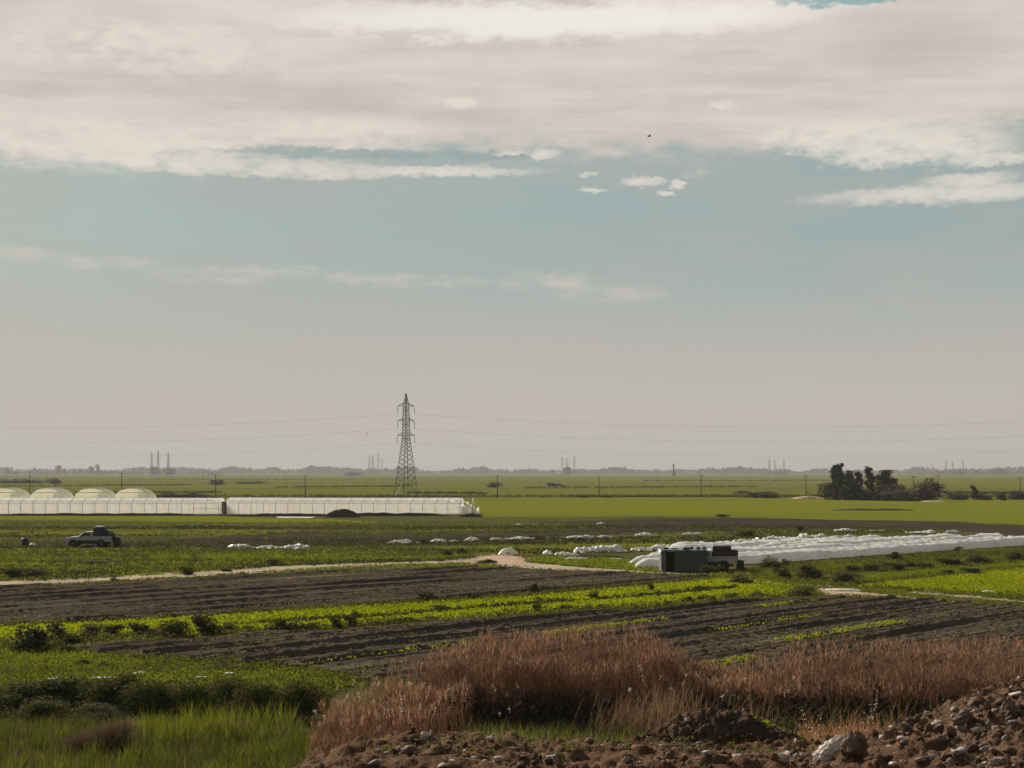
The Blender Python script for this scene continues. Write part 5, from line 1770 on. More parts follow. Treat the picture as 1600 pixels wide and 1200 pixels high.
# left bright field
stuff('grass', [cl(P_greenL, 7.5, 6, 0.25, 0.18, 0.22, 40, 0, 1.0, 0.33), cl(P_greenL, 2.2, 7, 0.32, 0.17, 0.32, 41, 1, 1.0, 0.55, 0.12), cl(P_greenL, 7, 7, 0.3, 0.16, 0.30, 141, 1, 1.0, 0.54, (0.025, 0.30)), cl(P_greenL, 5, 8, 0.3, 0.15, 0.34, 142, 2, 1.0, 0.58, (0.03, 0.34))], ['green_tuft', 'weed', 'shrub'],
      'bright tufted grass and weeds filling the left field above the track', 'grass')
P_midw = GP([(-200, 816), (900, 816), (1500, 828), (1300, 842), (1000, 862), (830, 867), (600, 858), (300, 858), (-200, 858)])
stuff('weeds', [cl(P_midw, 1.1, 5, 0.35, 0.24, 0.20, 42, 0, 3, 0.5, 0.06), cl(P_midw, 0.5, 6, 0.4, 0.22, 0.15, 43, 1, 3, 0.55, (0.012, 0.10)), cl(P_midw, 2.0, 6, 0.4, 0.22, 0.24, 143, 2, 3, 0.56, (0.012, 0.12)), cl(P_dark2, 1.5, 5, 0.35, 0.2, 0.2, 144, 2, 2, 0.5, (0.03, 0.2))], ['weed', 'olive', 'shrub'],
      'patchy weeds over the middle fields below the greenhouses', 'weeds')
P_tg = GP([(560, 884), (720, 879.5), (780, 884), (900, 892), (1030, 899), (1040, 893), (940, 884), (840, 876), (835, 868), (1000, 861), (1030, 872), (1020, 888), (960, 890), (880, 886), (800, 889), (720, 889), (560, 893)])
stuff('grass', [cl(GP([(815, 879), (850, 870), (960, 874), (1030, 886), (1028, 896), (905, 886)]), 9, 6, 0.25, 0.17, 0.25, 44, 0, 0.8, 0.3),
                cl(GP([(380, 898), (560, 886), (725, 881.5), (790, 887), (780, 891), (640, 893), (520, 900), (330, 908)]), 6, 6, 0.25, 0.16, 0.25, 45, 0, 0.8, 0.42),
                cl(GP([(1030, 902), (1120, 899), (1240, 912), (1280, 924), (1240, 932), (1150, 906)]), 10, 6, 0.25, 0.16, 0.26, 46, 0, 0.8, 0.3)],
      ['green_tuft'], 'grass in the wedge of tracks left of the hut', 'grass')
stuff('grass', [cl(P_rv, 22, 6, 0.2, 0.09, 0.07, 47, 0, 0.8, 0.3, hole=P_t2), cl(GP([(1285, 913), (1370, 918), (1450, 924.5), (1620, 940), (1620, 942), (1450, 927), (1370, 920.5), (1285, 916)]), 12, 7, 0.2, 0.13, 0.22, 147, 1, 0.3, 0.3), cl(GP([(1330, 930), (1420, 938), (1600, 954), (1600, 960), (1420, 943), (1310, 934)]), 10, 7, 0.22, 0.12, 0.2, 48, 1, 0.5, 0.4)], ['verge', 'weed'],
      'grassy verge along the track at right above the ploughed field', 'grass')
# furrow weeds, straw and clods on the ploughed fields
def rowline(poly, dens, seed, az, spacing, thr, k, spread, size, height, mat):
    x, y = scatter(poly, dens, seed, 0.5)
    s = -math.cos(R(az)) * x + math.sin(R(az)) * y + 1.0 * (fbm(x * 0.05, y * 0.05, {44: 31, 41: 37}[az]) - 0.5)
    t = math.sin(R(az)) * x + math.cos(R(az)) * y
    ph = s / spacing
    near = np.abs((ph % 1) - 0.5) < 0.13
    m = near & (fbm(t * 0.06, np.floor(ph) * 3.7, seed, 3) > thr)
    x, y, s, t, ph = x[m], y[m], s[m], t[m], ph[m]
    V, q, tt = clumps(x, y, np.full(len(x), 0.16), k, np.full(len(x), spread), size, np.full(len(x), height), seed)
    return (V, q, None, tt, mat)
stuff('weeds', [rowline(P_lo, 30, 51, 41, 2.5, 0.68, 6, 0.2, 0.12, 0.14, 0), rowline(P_lo, 80, 52, 41, 2.5, 0.44, 4, 0.14, 0.09, 0.07, 1), rowline(P_up, 50, 53, 44, 3.3, 0.46, 4, 0.18, 0.10, 0.07, 1),
                cl(P_lo, 5, 5, 0.16, 0.10, 0.12, 54, 2, 0.4, 0.45, 0.5), cl(P_up, 3.5, 5, 0.18, 0.12, 0.13, 55, 2, 0.4, 0.45, 0.4),
                cl(P_lo, 3.0, 3, 0.2, 0.07, 0.10, 56, 1, 0.4), cl(P_up, 2.0, 3, 0.2, 0.08, 0.10, 57, 1, 0.4)],
      ['crop', 'straw', 'weed'], 'sparse weeds and straw along the furrows of the ploughed fields', 'weeds')

def pebbles(x, y, z, s, seed, mats_n=1):
    """many small angular stones as one mesh"""
    g = np.random.default_rng(seed)
    base = np.array([(1, 0, 0), (-1, 0, 0), (0, 1, 0), (0, -1, 0), (0, 0, 1), (0, 0, -1)], float)
    tri = np.array([(0, 2, 4), (2, 1, 4), (1, 3, 4), (3, 0, 4), (2, 0, 5), (1, 2, 5), (3, 1, 5), (0, 3, 5)])
    # one subdivision for a rounder lump
    mids, vs, fs = {}, [tuple(b) for b in base], []
    def mid(a, b):
        kk = (min(a, b), max(a, b))
        if kk not in mids:
            p = (np.array(vs[a]) + np.array(vs[b])) / 2
            vs.append(tuple(p / np.linalg.norm(p)))
            mids[kk] = len(vs) - 1
        return mids[kk]
    for a, b, c in tri:
        ab, bc, ca = mid(a, b), mid(b, c), mid(c, a)
        fs += [(a, ab, ca), (b, bc, ab), (c, ca, bc), (ab, bc, ca)]
    B, F_ = np.array(vs), np.array(fs)
    n = len(x)
    sc = s[:, None, None] * g.uniform(0.6, 1.25, (n, 1, 3)) * np.array([1, 1, 0.75]) * g.uniform(0.55, 1.25, (n, len(B), 1)) * g.uniform(0.65, 1.25, (n, 1, 3)) * 0.5
    a = g.uniform(0, 6.28, n)
    P = B[None] * sc
    c_, s_ = np.cos(a)[:, None], np.sin(a)[:, None]
    Xr = P[..., 0] * c_ - P[..., 1] * s_ + x[:, None]
    Yr = P[..., 0] * s_ + P[..., 1] * c_ + y[:, None]
    Zr = P[..., 2] + z[:, None] + s[:, None] * 0.15
    V = np.stack([Xr, Yr, Zr], 2).reshape(-1, 3)
    return V, (np.arange(n) * len(B))[:, None, None].repeat(len(F_), 1).reshape(-1, 1) + np.tile(F_, (n, 1))

def margin(poly, per_m, jit, seed, size, height, mat, ymax=200):
    g_ = np.random.default_rng(seed)
    xs, ys = [], []
    for (xa, ya), (xb, yb) in zip(poly, np.roll(poly, -1, 0)):
        if max(ya, yb) > ymax or abs(xa) > 60 or abs(xb) > 60: continue
        n_ = int(math.hypot(xb - xa, yb - ya) * per_m)
        t_ = g_.random(n_)
        xs.append(xa + (xb - xa) * t_ + g_.normal(0, jit, n_)); ys.append(ya + (yb - ya) * t_ + g_.normal(0, jit, n_))
    x, y = np.concatenate(xs), np.concatenate(ys)
    m = fbm(x * 0.22, y * 0.22, seed + 3, 3) > 0.40
    x, y = x[m], y[m]
    V, q, t = clumps(x, y, hz(x, y) + 0.04, 6, np.full(len(x), 0.2), size, np.full(len(x), height), seed, 0.6)
    return (V, q, None, t, mat)
stuff('weeds', [margin(P_up, 26, 0.55, 401, 0.13, 0.24, 0), margin(P_lo, 30, 0.55, 402, 0.11, 0.24, 0), margin(P_up, 12, 0.9, 403, 0.13, 0.16, 1), margin(P_lo, 16, 0.9, 404, 0.11, 0.16, 1),
                margin(P_tr, 9, 0.3, 405, 0.13, 0.15, 0), margin(P_greenL, 16, 0.6, 408, 0.14, 0.36, 2), margin(P_t2, 6, 0.2, 406, 0.11, 0.10, 1), margin(P_rcrop, 14, 0.6, 407, 0.13, 0.25, 0)],
      ['weed', 'olive', 'shrub'], 'ragged weeds along the margins of the ploughed fields and tracks', 'weeds')
# green growth and straw in the narrow furrows
def furrowlines(poly, dens, seed, az, spacing, thr, size, height, mat):
    x, y = scatter(poly, dens, seed, 0.5)
    s = -math.cos(R(az)) * x + math.sin(R(az)) * y + 1.0 * (fbm(x * 0.05, y * 0.05, {44: 31, 41: 37}[az]) - 0.5)
    t = math.sin(R(az)) * x + math.cos(R(az)) * y
    ph = s / spacing * 3
    m = (np.abs((ph % 1) - 0.5) < 0.16) & (fbm(t * 0.05, np.floor(ph) * 5.3, seed, 3) > thr)
    x, y = x[m], y[m]
    V, q, tt = clumps(x, y, np.full(len(x), 0.09), 4, np.full(len(x), 0.12), size, np.full(len(x), height), seed, 0.6)
    return (V, q, None, tt, mat)
stuff('weeds', [furrowlines(P_lo, 40, 411, 41, 2.5, 0.46, 0.085, 0.12, 0), furrowlines(P_up, 26, 412, 44, 3.3, 0.47, 0.10, 0.12, 0), furrowlines(P_lo, 26, 415, 41, 2.5, 0.56, 0.085, 0.11, 2), furrowlines(P_up, 16, 416, 44, 3.3, 0.57, 0.10, 0.11, 2), furrowlines(P_lo, 44, 413, 41, 2.5, 0.47, 0.07, 0.06, 1), furrowlines(P_up, 30, 414, 44, 3.3, 0.48, 0.085, 0.06, 1)],
      ['weed', 'straw', 'olive'], 'thin lines of weeds growing in the narrow furrows of the ploughed fields', 'weeds')
g = np.random.default_rng(60)
parts = []
for poly, dn, sd_ in ((P_lo, 7.0, 61), (P_up, 3.5, 62)):
    x, y = scatter(poly, dn, sd_, 0.4)
    V, tr = pebbles(x, y, np.full(len(x), 0.10), g.uniform(0.06, 0.22, len(x)), sd_)
    parts.append((V, None, tr, np.zeros(len(V)), 0))
stuff('clods', parts, ['clod'], 'loose clods of earth scattered over the two ploughed fields', 'clods')

# lower left olive grass
P_ol = GP([(-80, 1014), (60, 1012), (150, 1022), (380, 1042), (490, 1048), (560, 1062), (520, 1090), (300, 1090), (-80, 1092)])
stuff('grass', [cl(P_ol, 46, 6, 0.15, 0.09, 0.14, 63, 0, 0.8, 0.32, 0.35), cl(P_ol, 22, 6, 0.16, 0.10, 0.16, 264, 3, 0.8, 0.50, (0.12, 0.5)), cl(P_ol, 9, 9, 0.2, 0.09, 0.34, 64, 1, 0.8, 0.52, (0.12, 0.5)), cl(P_ol, 5, 8, 0.2, 0.09, 0.3, 164, 2, 0.8, 0.56, 0.4)], ['olive', 'weed', 'shrub', 'green_tuft'],
      'olive tufted grass at lower left above the dark hedge', 'grass')

# tall bright grass at the bottom left
def bl(poly, dens, seed, h, wd, mat, lean=0.4, seg=2, clump=0.0, cscale=0.5, zoff=0.0, edge=0.6):
    x, y = scatter(poly, dens, seed, edge, clump, cscale)
    hh = h * (0.6 + 0.8 * fbm(x * 0.5, y * 0.5, seed + 3))
    V, q, tr, t = blades(x, y, hz(x, y) + zoff - 0.03, hh, wd, lean, seg, seed)
    return (V, q, tr, t, mat)
P_bl = np.array([(-19, 34), (-6.0, 34), (-5.4, 40), (-5.6, 45), (-7, 46.5), (-19, 46.5)])
P_bl2 = np.array([(-12, 25), (-4.4, 25), (-5.5, 34.5), (-15, 34.5)])
def tussocks(poly, per_m2, n, rad, h, wd, seed, mat, lean=0.5, thr=0.0, hvar=0.5):
    x, y = scatter(poly, per_m2, seed, 0.6, thr, 0.5)
    r = np.random.default_rng(seed + 5)
    hh = h * (1 - hvar + 2 * hvar * fbm(x * 0.35, y * 0.35, seed + 3)) * r.uniform(0.6, 1.2, len(x))
    rr = rad * r.uniform(0.6, 1.4, len(x))
    X_ = np.repeat(x, n) + r.normal(0, 1, len(x) * n) * np.repeat(rr, n)
    Y_ = np.repeat(y, n) + r.normal(0, 1, len(x) * n) * np.repeat(rr, n)
    V, q, tr, t = blades(X_, Y_, hz(X_, Y_) - 0.03, np.repeat(hh, n), wd, lean, 2, seed + 7)
    t = t * 0.55 + np.repeat(np.repeat(r.random(len(x)), n), 5) * 0.45
    return (V, q, tr, t, mat)
P_tip = np.array([(-11.6, 43.5), (-7.6, 42.5), (-6.2, 45.8), (-8.2, 47.8), (-10.6, 47.2)])
stuff('tall_grass', [tussocks(P_bl, 6.0, 38, 0.14, 0.58, 0.017, 65, 0, 0.5, 0.30), tussocks(P_bl, 1.2, 34, 0.12, 0.68, 0.017, 66, 4, 0.45, 0.44), tussocks(P_bl, 2.0, 22, 0.12, 0.6, 0.024, 266, 3, 0.5, 0.45), bl(P_bl, 60, 267, 0.5, 0.013, 5, 0.6, clump=0.42), tussocks(P_bl2, 6, 22, 0.10, 0.5, 0.020, 67, 0, 0.5, 0.3), tussocks(P_bl2, 1.2, 22, 0.10, 0.55, 0.020, 167, 4, 0.5, 0.45), bl(P_bl2, 40, 268, 0.45, 0.012, 5, 0.7, clump=0.42),
                     tussocks(P_tip, 3.0, 36, 0.14, 0.9, 0.017, 165, 4, 0.35), bl(P_bl, 60, 166, 0.22, 0.022, 3, 0.8), bl(P_bl2, 50, 168, 0.2, 0.018, 3, 0.8), bl(P_bl, 10, 68, 0.8, 0.010, 2, 0.4), bl(P_bl2, 10, 69, 0.6, 0.008, 2, 0.4)],
      ['grass', 'green_tuft', 'straw', 'weed', 'olive', 'brush'], 'tall bright green grass filling the bottom left corner', 'grass')
P_u = np.array([(-19, 25), (-4.4, 25), (-5.4, 40), (-5.6, 46), (-7, 47.5), (-19, 47.5)])
P_gm = np.array([(-1.6, 40), (5.2, 40), (5.4, 46), (4.4, 48.2), (-1.4, 48.2)])
stuff('tall_grass', [bl(P_gm, 120, 70, 0.42, 0.020, 0, 0.4, clump=0.25), bl(P_gm, 55, 71, 0.45, 0.014, 2, 0.5), bl(P_gm, 30, 72, 0.6, 0.018, 1, 0.3, clump=0.5)],
      ['grass', 'green_tuft', 'straw'], 'dull green grass in the hollow before the brown reeds', 'grass')

# ------------------------------------------------------------------ reeds
def reeds(x, y, h, seed, lean_dir=None, plume=0.3, leaf=3):
    """stems, drooping leaves, and feathery heads"""
    r = np.random.default_rng(seed)
    z = hz(x, y)
    parts = []
    V, q, tr, t = blades(x, y, z - 0.03, h, 0.016, 0.16, 3, seed)
    parts.append((V, q, tr, t, 0))
    for k in range(leaf):
        f = r.uniform(0.15, 0.85, len(x))
        V, q, tr, t = blades(x + r.normal(0, 0.03, len(x)), y + r.normal(0, 0.03, len(x)), z + h * f, h * r.uniform(0.14, 0.3, len(x)), 0.020, 1.1, 2, seed + 3 + k)
        parts.append((V, q, tr, t, 0))
    m = r.random(len(x)) < plume
    xs, ys, zs, hs = x[m], y[m], z[m], h[m]
    for k in range(3):
        V, q, tr, t = blades(xs + r.normal(0, 0.02, len(xs)), ys + r.normal(0, 0.02, len(xs)), zs + hs * r.uniform(0.78, 0.92, len(xs)), np.full(len(xs), 0.26), 0.030, 0.5, 2, seed + 9 + k)
        parts.append((V, q, tr, t, 3))
    return parts

def plumes(n, poly, seed, h0, h1, size=0.075):
    x, y = scatter(poly, n, seed, 0.3)
    r = np.random.default_rng(seed)
    z = hz(x, y) + r.uniform(h0, h1, len(x))
    k = 9
    c = np.stack([np.repeat(x, k) + r.normal(0, 0.022, len(x) * k), np.repeat(y, k) + r.normal(0, 0.022, len(x) * k), np.repeat(z, k) + r.normal(0, 0.05, len(x) * k)], 1)
    V, q, t = leafquads(c, size, 0.5, seed, 0.45)
    V2, q2, t2, tt = blades(x, y, hz(x, y), z - hz(x, y), 0.012, 0.05, 2, seed + 2)
    return [(V, q, None, t, 1), (V2, q2, t2, tt, 0)]

P_r1 = np.array([(-3.9, 48.6), (-1.0, 47.2), (2.0, 47.6), (5.0, 47.6), (8, 47.4), (12, 47.0), (20, 46.5), (20, 53), (10, 52.5), (3, 52.5), (-2, 51.5)])
x, y = scatter(P_r1, 95, 80, 0.8)
kp1 = np.random.default_rng(79).random(len(x)) < np.clip(fbm(x * 0.8, y * 0.8, 78, 3) * 3.0 - 0.6, 0.12, 1)
x, y = x[kp1], y[kp1]
hh = (1.9 + 0.8 * (fbm(x * 0.45, y * 0.3, 81, 4) - 0.5) * 2 + 0.7 * (fbm(x * 1.6, y * 0.8, 82, 3) - 0.5) * 2) * np.clip((x + 5.5) / 3.0, 0.45, 1)
hh = hh * np.interp(x, [4.4, 6.1, 7.4, 9.6], [1.0, 0.64, 0.66, 0.76])
P_r2 = np.array([(-5.4, 39.0), (-3.6, 38.2), (-2.2, 40.5), (-1.2, 44.5), (-1.4, 48.5), (-4.2, 49.0), (-5.2, 45)])
x2, y2 = scatter(P_r2, 75, 83, 1.6)
kp2 = np.random.default_rng(84).random(len(x2)) < np.clip((-0.6 - x2) / 2.0, 0, 1) * np.clip(fbm(x2 * 0.9, y2 * 0.6, 86, 3) * 2.6 - 0.75, 0.05, 1)
x2, y2 = x2[kp2], y2[kp2]
h2 = 0.75 + 1.3 * fbm(x2 * 0.7, y2 * 0.5, 84, 4)
P_r3 = np.array([(-5.2, 40), (-4.1, 31), (-3.1, 24), (-1.7, 23.5), (-2.0, 30), (-2.2, 40)])
x3, y3 = scatter(P_r3, 95, 183, 1.0)
kp3 = np.random.default_rng(85).random(len(x3)) < np.clip(fbm(x3 * 1.1, y3 * 0.6, 186, 3) * 2.6 - 0.7, 0.05, 1)
x3, y3 = x3[kp3], y3[kp3]
h3 = (0.35 + 0.9 * fbm(x3 * 0.9, y3 * 0.5, 184, 4)) * np.interp(y3, [23, 40], [0.75, 1.15])
xl, yl = scatter(np.array([(-4.4, 46.8), (0, 46.4), (8, 46.2), (20, 45.5), (20, 52), (8, 52), (-3.5, 50.5)]), 30, 87, 0.6)
V, q, t = clumps(xl, yl, hz(xl, yl), 9, np.full(len(xl), 0.28), 0.22, 0.95 * (0.6 + 0.7 * fbm(xl * 0.5, yl * 0.5, 88)), 89, 1.2)
parts = [(V, q, None, t, 2)] + reeds(x, y, hh, 85, plume=0.25) + reeds(x2, y2, h2, 95, plume=0.3) + reeds(x3, y3, h3, 195, plume=0.2)
xt, yt = scatter(P_r1, 11, 181, 0.8)
ht = 2.3 + 0.9 * fbm(xt * 0.5, yt * 0.4, 182, 3)
ht = ht * np.interp(xt, [-3, -1, 4.4, 6.1, 7.4, 9.6], [0.7, 1.0, 1.0, 0.42, 0.5, 0.85])
parts += reeds(xt, yt, ht, 185, plume=0.8, leaf=4)
parts += plumes(1.5, P_r2, 101, 0.7, 1.6) + plumes(2.2, np.array([(-2.8, 45.5), (0.2, 45.5), (0.3, 48), (-2.5, 48)]), 102, 0.5, 1.3)
parts += plumes(2.4, np.array([(3.4, 45.8), (5.6, 45.8), (5.6, 47.6), (3.4, 47.6)]), 103, 1.2, 2.0) + plumes(0.5, np.array([(5.6, 44), (12, 44), (12, 47), (5.6, 47)]), 104, 0.6, 1.9)
stuff('reeds', parts, ['reed', 'plume', 'reed_low', 'reed_tip'], 'wide bed of brown dry reeds with feathery heads and pale seed tufts', 'reeds')

# leaning pale stalks in front of the reeds, green growth in the ditch
def stalks(n, cx, cy, sx, sy, h, seed, ang, spread=0.5, mat=0, wd=0.014):
    r = np.random.default_rng(seed)
    x, y = r.normal(cx, sx, n), r.normal(cy, sy, n)
    hh = h * r.uniform(0.5, 1.15, n)
    z = hz(x, y) - 0.02
    a = ang + r.normal(0, spread, n)
    V = []
    for k in range(4):
        t = k / 3
        dx = np.sin(a) * hh * t * (0.6 + 0.4 * t)
        dz = np.cos(a) * hh * t * (1.05 - 0.15 * t)
        ww = wd * 0.5 * (1 - 0.75 * t)
        px__ = x + dx
        py__ = y + r.normal(0, 0.01, n) + 0.1 * hh * t * np.sin(a * 3)
        V.append(np.stack([px__ - ww, py__, z + dz], 1))
        V.append(np.stack([px__ + ww, py__, z + dz], 1))
    V = np.stack(V, 1).reshape(-1, 3)
    b = (np.arange(n) * 8)[:, None]
    q = np.concatenate([b + np.array([[2 * k, 2 * k + 1, 2 * k + 3, 2 * k + 2]]) for k in range(3)])
    return (V, q, None, np.repeat(r.random(n), 8), mat)
sx0 = hit(965, 1135)
stuff('dry_grass', [stalks(330, 3.3, 45.6, 0.6, 0.5, 1.3, 111, 0.45, 0.28, 0, 0.016), stalks(260, 4.6, 45.4, 0.45, 0.5, 1.7, 112, 0.18, 0.25, 0, 0.016), stalks(90, 6.6, 45.2, 1.0, 0.5, 1.5, 113, 0.38, 0.28, 0, 0.014), stalks(40, 9.5, 45.0, 1.2, 0.5, 1.4, 115, 0.42, 0.3, 0, 0.016)]
      + plumes(1.6, np.array([(3.4, 45), (5.4, 45), (5.4, 46.2), (3.4, 46.2)]), 114, 1.2, 1.9),
      ['dry', 'plume'], 'leaning pale dry stalks in front of the reeds beside the earth heap', 'dry grass')
stuff('dry_grass', [stalks(1100, 4.35, 21.5, 0.28, 0.3, 0.85, 116, 0.15, 0.55, 0, 0.008), stalks(600, 4.85, 21.4, 0.22, 0.25, 0.75, 117, 0.1, 0.6, 0, 0.007), stalks(350, 3.85, 21.6, 0.25, 0.3, 0.8, 118, 0.4, 0.5, 0, 0.007)]
      + plumes(26, np.array([(3.8, 21.2), (5.2, 21.2), (5.2, 21.8), (3.8, 21.8)]), 119, 0.45, 0.85, 0.035),
      ['dry_orange', 'plume'], 'orange-brown dry grass in the hollow between the earth heap and the stones', 'dry grass')
stuff('dry_grass', [stalks(1700, -3.1, 27.5, 0.30, 1.6, 0.9, 121, 0.25, 0.35, 0, 0.010), stalks(1200, -2.2, 26.5, 0.45, 1.0, 0.65, 122, 0.1, 0.45, 0, 0.010)],
      ['brush'], 'brown dead brush standing at the left end of the earth bank', 'dry grass')
gd = [cl(np.array([(7.5, 43.5), (12.5, 43.5), (13, 46.6), (7.5, 46.6)]), 30, 7, 0.3, 0.12, 0.8, 123, 0, 0.4, 0.3)]
stuff('ditch_weeds', gd, ['shrub'], 'dark green weeds in the shaded ditch under the right reeds', 'weeds')
# heap of dead brush in the left grass
bxx, byy, bzz = hit(158, 1176)
dead = empty('brush_heap', (bxx, byy, bzz))
tag(dead, 'leaning heap of dead brown brush lying in the bottom left grass', 'brush heap')
g = np.random.default_rng(131)
n = 2600
t_ = g.random(n)
x = -0.95 + 1.7 * t_ + g.normal(0, 0.10, n)
zt = 0.15 + 0.62 * t_
z = g.random(n) * zt
y = g.normal(0, 0.28, n)
V, q, tr, tt = blades(x, y, z, np.full(n, 0.42), 0.014, 1.4, 2, 132)
link('twigs', mesh_np('twigs', V, [q, tr], M['brush'], tt), dead)
lump('thatch', (1.5, 0.6, 0.5), 133, M['bark'], dead, (0.05, 0.1, 0.18), 0.2, 0.2)

# ------------------------------------------------------------------ earth heap, stones
def stone_mesh(name, size, seed, mat, sub=3, cuts=9, rough=0.05, fine=0.03):
    bm = bmesh.new()
    bmesh.ops.create_icosphere(bm, subdivisions=sub, radius=1.0)
    r = random.Random(seed)
    pl = []
    for _ in range(cuts):
        n = Vector((r.gauss(0, 1), r.gauss(0, 1), r.gauss(0, 1))).normalized()
        pl.append((n, r.uniform(0.50, 0.88)))
    ks = [(Vector((r.gauss(0, 1), r.gauss(0, 1), r.gauss(0, 1))) * (1.6 * 1.7 ** i), r.uniform(0, 6.28), 1 / (1.5 ** i)) for i in range(6)]
    for v in bm.verts:
        p = v.co.copy()
        for n, d in pl:
            k = n.dot(p)
            if k > d: p = p - n * (k - d) * 0.92
        p *= 1 + rough * 1.3 * sum(a * math.sin(k.dot(p) * 2 + f) for k, f, a in ks)
        p *= 1 + fine * (noise.fractal(v.co * 4.0 + Vector((seed, 0, 0)), 0.9, 2.0, 4))
        v.co = Vector((p.x * size[0] / 2, p.y * size[1] / 2, p.z * size[2] / 2))
    me = bpy.data.meshes.new(name)
    bm.to_mesh(me)
    bm.free()
    me.materials.append(mat)
    return me

def bankz(x, y):
    x, y = np.asarray(x, float), np.asarray(y, float)
    return hz(x, y) + 0.05 + bank_relief(x, y)

def bhit(px, py):
    D = np.arange(14.3, 24, 0.03)
    zr = CAMH - (py - HOR) / FPX * D
    X_ = (px - 800) / FPX * D
    h = bankz(X_, D)
    ok = h >= zr
    if not ok.any(): return hit(px, py)
    i = int(np.argmax(ok))
    return (X_[i], D[i], float(h[i]))

# heap of earth
hx, hy = (1105 - 800) / FPX * 20.5, 20.5
nx, ny = 150, 90
X_, Y_ = np.meshgrid(np.linspace(-1.45, 1.35, nx), np.linspace(-1.1, 1.1, ny))
prof = np.interp(X_, [-1.45, -1.1, -0.75, -0.35, 0.0, 0.45, 0.8, 1.1, 1.35], [0.0, 0.10, 0.28, 0.50, 0.60, 0.56, 0.36, 0.14, 0.0])
e = np.clip(1 - (Y_ / 1.1) ** 2, 0, 1) ** 0.7
WX, WY = X_ + hx, Y_ + hy
Z_ = prof * e + (0.30 * (fbm(WX * 4, WY * 4, 141, 4, 0.6) - 0.5) + 0.16 * (0.35 - np.abs(fbm(WX * 9, WY * 9, 143, 4, 0.6) - 0.5) * 2)) * np.clip(prof * e * 6, 0, 1) - 0.06 * (prof * e < 0.02)
base = hz(WX, WY) + 0.05
ii = np.arange(X_.size).reshape(X_.shape)
qq = np.stack([ii[:-1, :-1], ii[:-1, 1:], ii[1:, 1:], ii[1:, :-1]], 2).reshape(-1, 4)
bz0 = float(hz(hx, hy))
heap = link('earth_heap', mesh_np('earth_heap', np.stack([X_.ravel(), Y_.ravel(), (base + Z_).ravel() - bz0], 1), qq, M['heap'], smooth=True), None, (hx, hy, bz0))
tag(heap, 'big heap of dark brown earth topped with dry litter at the bottom centre-right', 'earth heap')
def heapz(x, y):
    X1, Y1 = np.asarray(x) - hx, np.asarray(y) - hy
    p = np.interp(X1, [-1.45, -1.1, -0.75, -0.35, 0.0, 0.45, 0.8, 1.1, 1.35], [0.0, 0.10, 0.28, 0.50, 0.60, 0.56, 0.36, 0.14, 0.0])
    return hz(x, y) + 0.05 + p * np.clip(1 - (Y1 / 1.1) ** 2, 0, 1) ** 0.7
g = np.random.default_rng(150)
# litter, sprigs on the heap
x, y = g.uniform(hx - 0.7, hx + 1.1, 2600), g.uniform(hy - 0.7, hy + 0.6, 2600)
m = heapz(x, y) > bz0 + 0.33 + 0.1 * g.random(2600)
x, y = x[m], y[m]
V, q, tr, t = blades(x, y, heapz(x, y) - 0.02, np.full(len(x), 0.09), 0.008, 2.0, 2, 151)
p1 = (V, q, tr, t, 0)
sp = []
for (px, py, n, s, md) in ((1205, 1146, 420, 0.16, 2), (1228, 1160, 320, 0.13, 2), (1245, 1172, 200, 0.10, 1), (1040, 1132, 60, 0.06, 1), (1052, 1128, 40, 0.05, 1), (994, 1160, 90, 0.06, 1), (1200, 1150, 220, 0.14, 2), (1222, 1158, 160, 0.12, 1), (1185, 1140, 160, 0.12, 2), (1240, 1168, 90, 0.08, 1), (1092, 1144, 30, 0.05, 1)):
    d = 20.3
    cx0 = (px - 800) / FPX * d
    c = np.stack([g.normal(cx0, s, n), g.normal(d, s, n), np.zeros(n)], 1)
    c[:, 2] = np.maximum(heapz(c[:, 0], c[:, 1]), bankz(c[:, 0], c[:, 1])) + g.random(n) * 0.07
    V, q, t = leafquads(c, 0.06, 0.6, 152 + n, 0.6)
    sp.append((V, q, None, t, md))
n = 3600
x, y = g.uniform(hx - 1.4, hx + 1.3, n), g.uniform(hy - 1.1, hy + 0.5, n)
zz = np.maximum(heapz(x, y), bankz(x, y)) + g.normal(0.0, 0.025, n)
V, tr = pebbles(x, y, zz, 0.018 + 0.075 * g.random(n) ** 2.2, 158)
tag(link('heap_crumbs', mesh_np('heap_crumbs', V, tr, [M['heap']])), 'crumbs of earth covering the big earth heap', 'earth crumbs', kind='stuff')
stuff('litter', [p1] + sp, ['straw', 'crop', 'green_tuft'], 'dry litter and fresh green sprigs growing over the earth heap', 'litter')
for i, (px, py, wd_, hgt, lab) in enumerate(((1010, 1157, 14, 9, 'white torn rag on the left flank of the earth heap'), (1076, 1140, 15, 7, 'white rag near the top of the earth heap, upper of two'), (1082, 1152, 12, 7, 'white rag near the top of the earth heap, lower of two'))):
    d = 19.9
    xx = (px - 800) / FPX * d
    o = link('rag', scrap_mesh(0.26, 0.22, 0.10, 700 + i, M['film_torn']), None, (xx, d, float(heapz(xx, d)) - 0.02))
    o.scale = (0.45, 0.45, 0.6)
    tag(o, lab, 'rag', 'white rags on the earth heap')

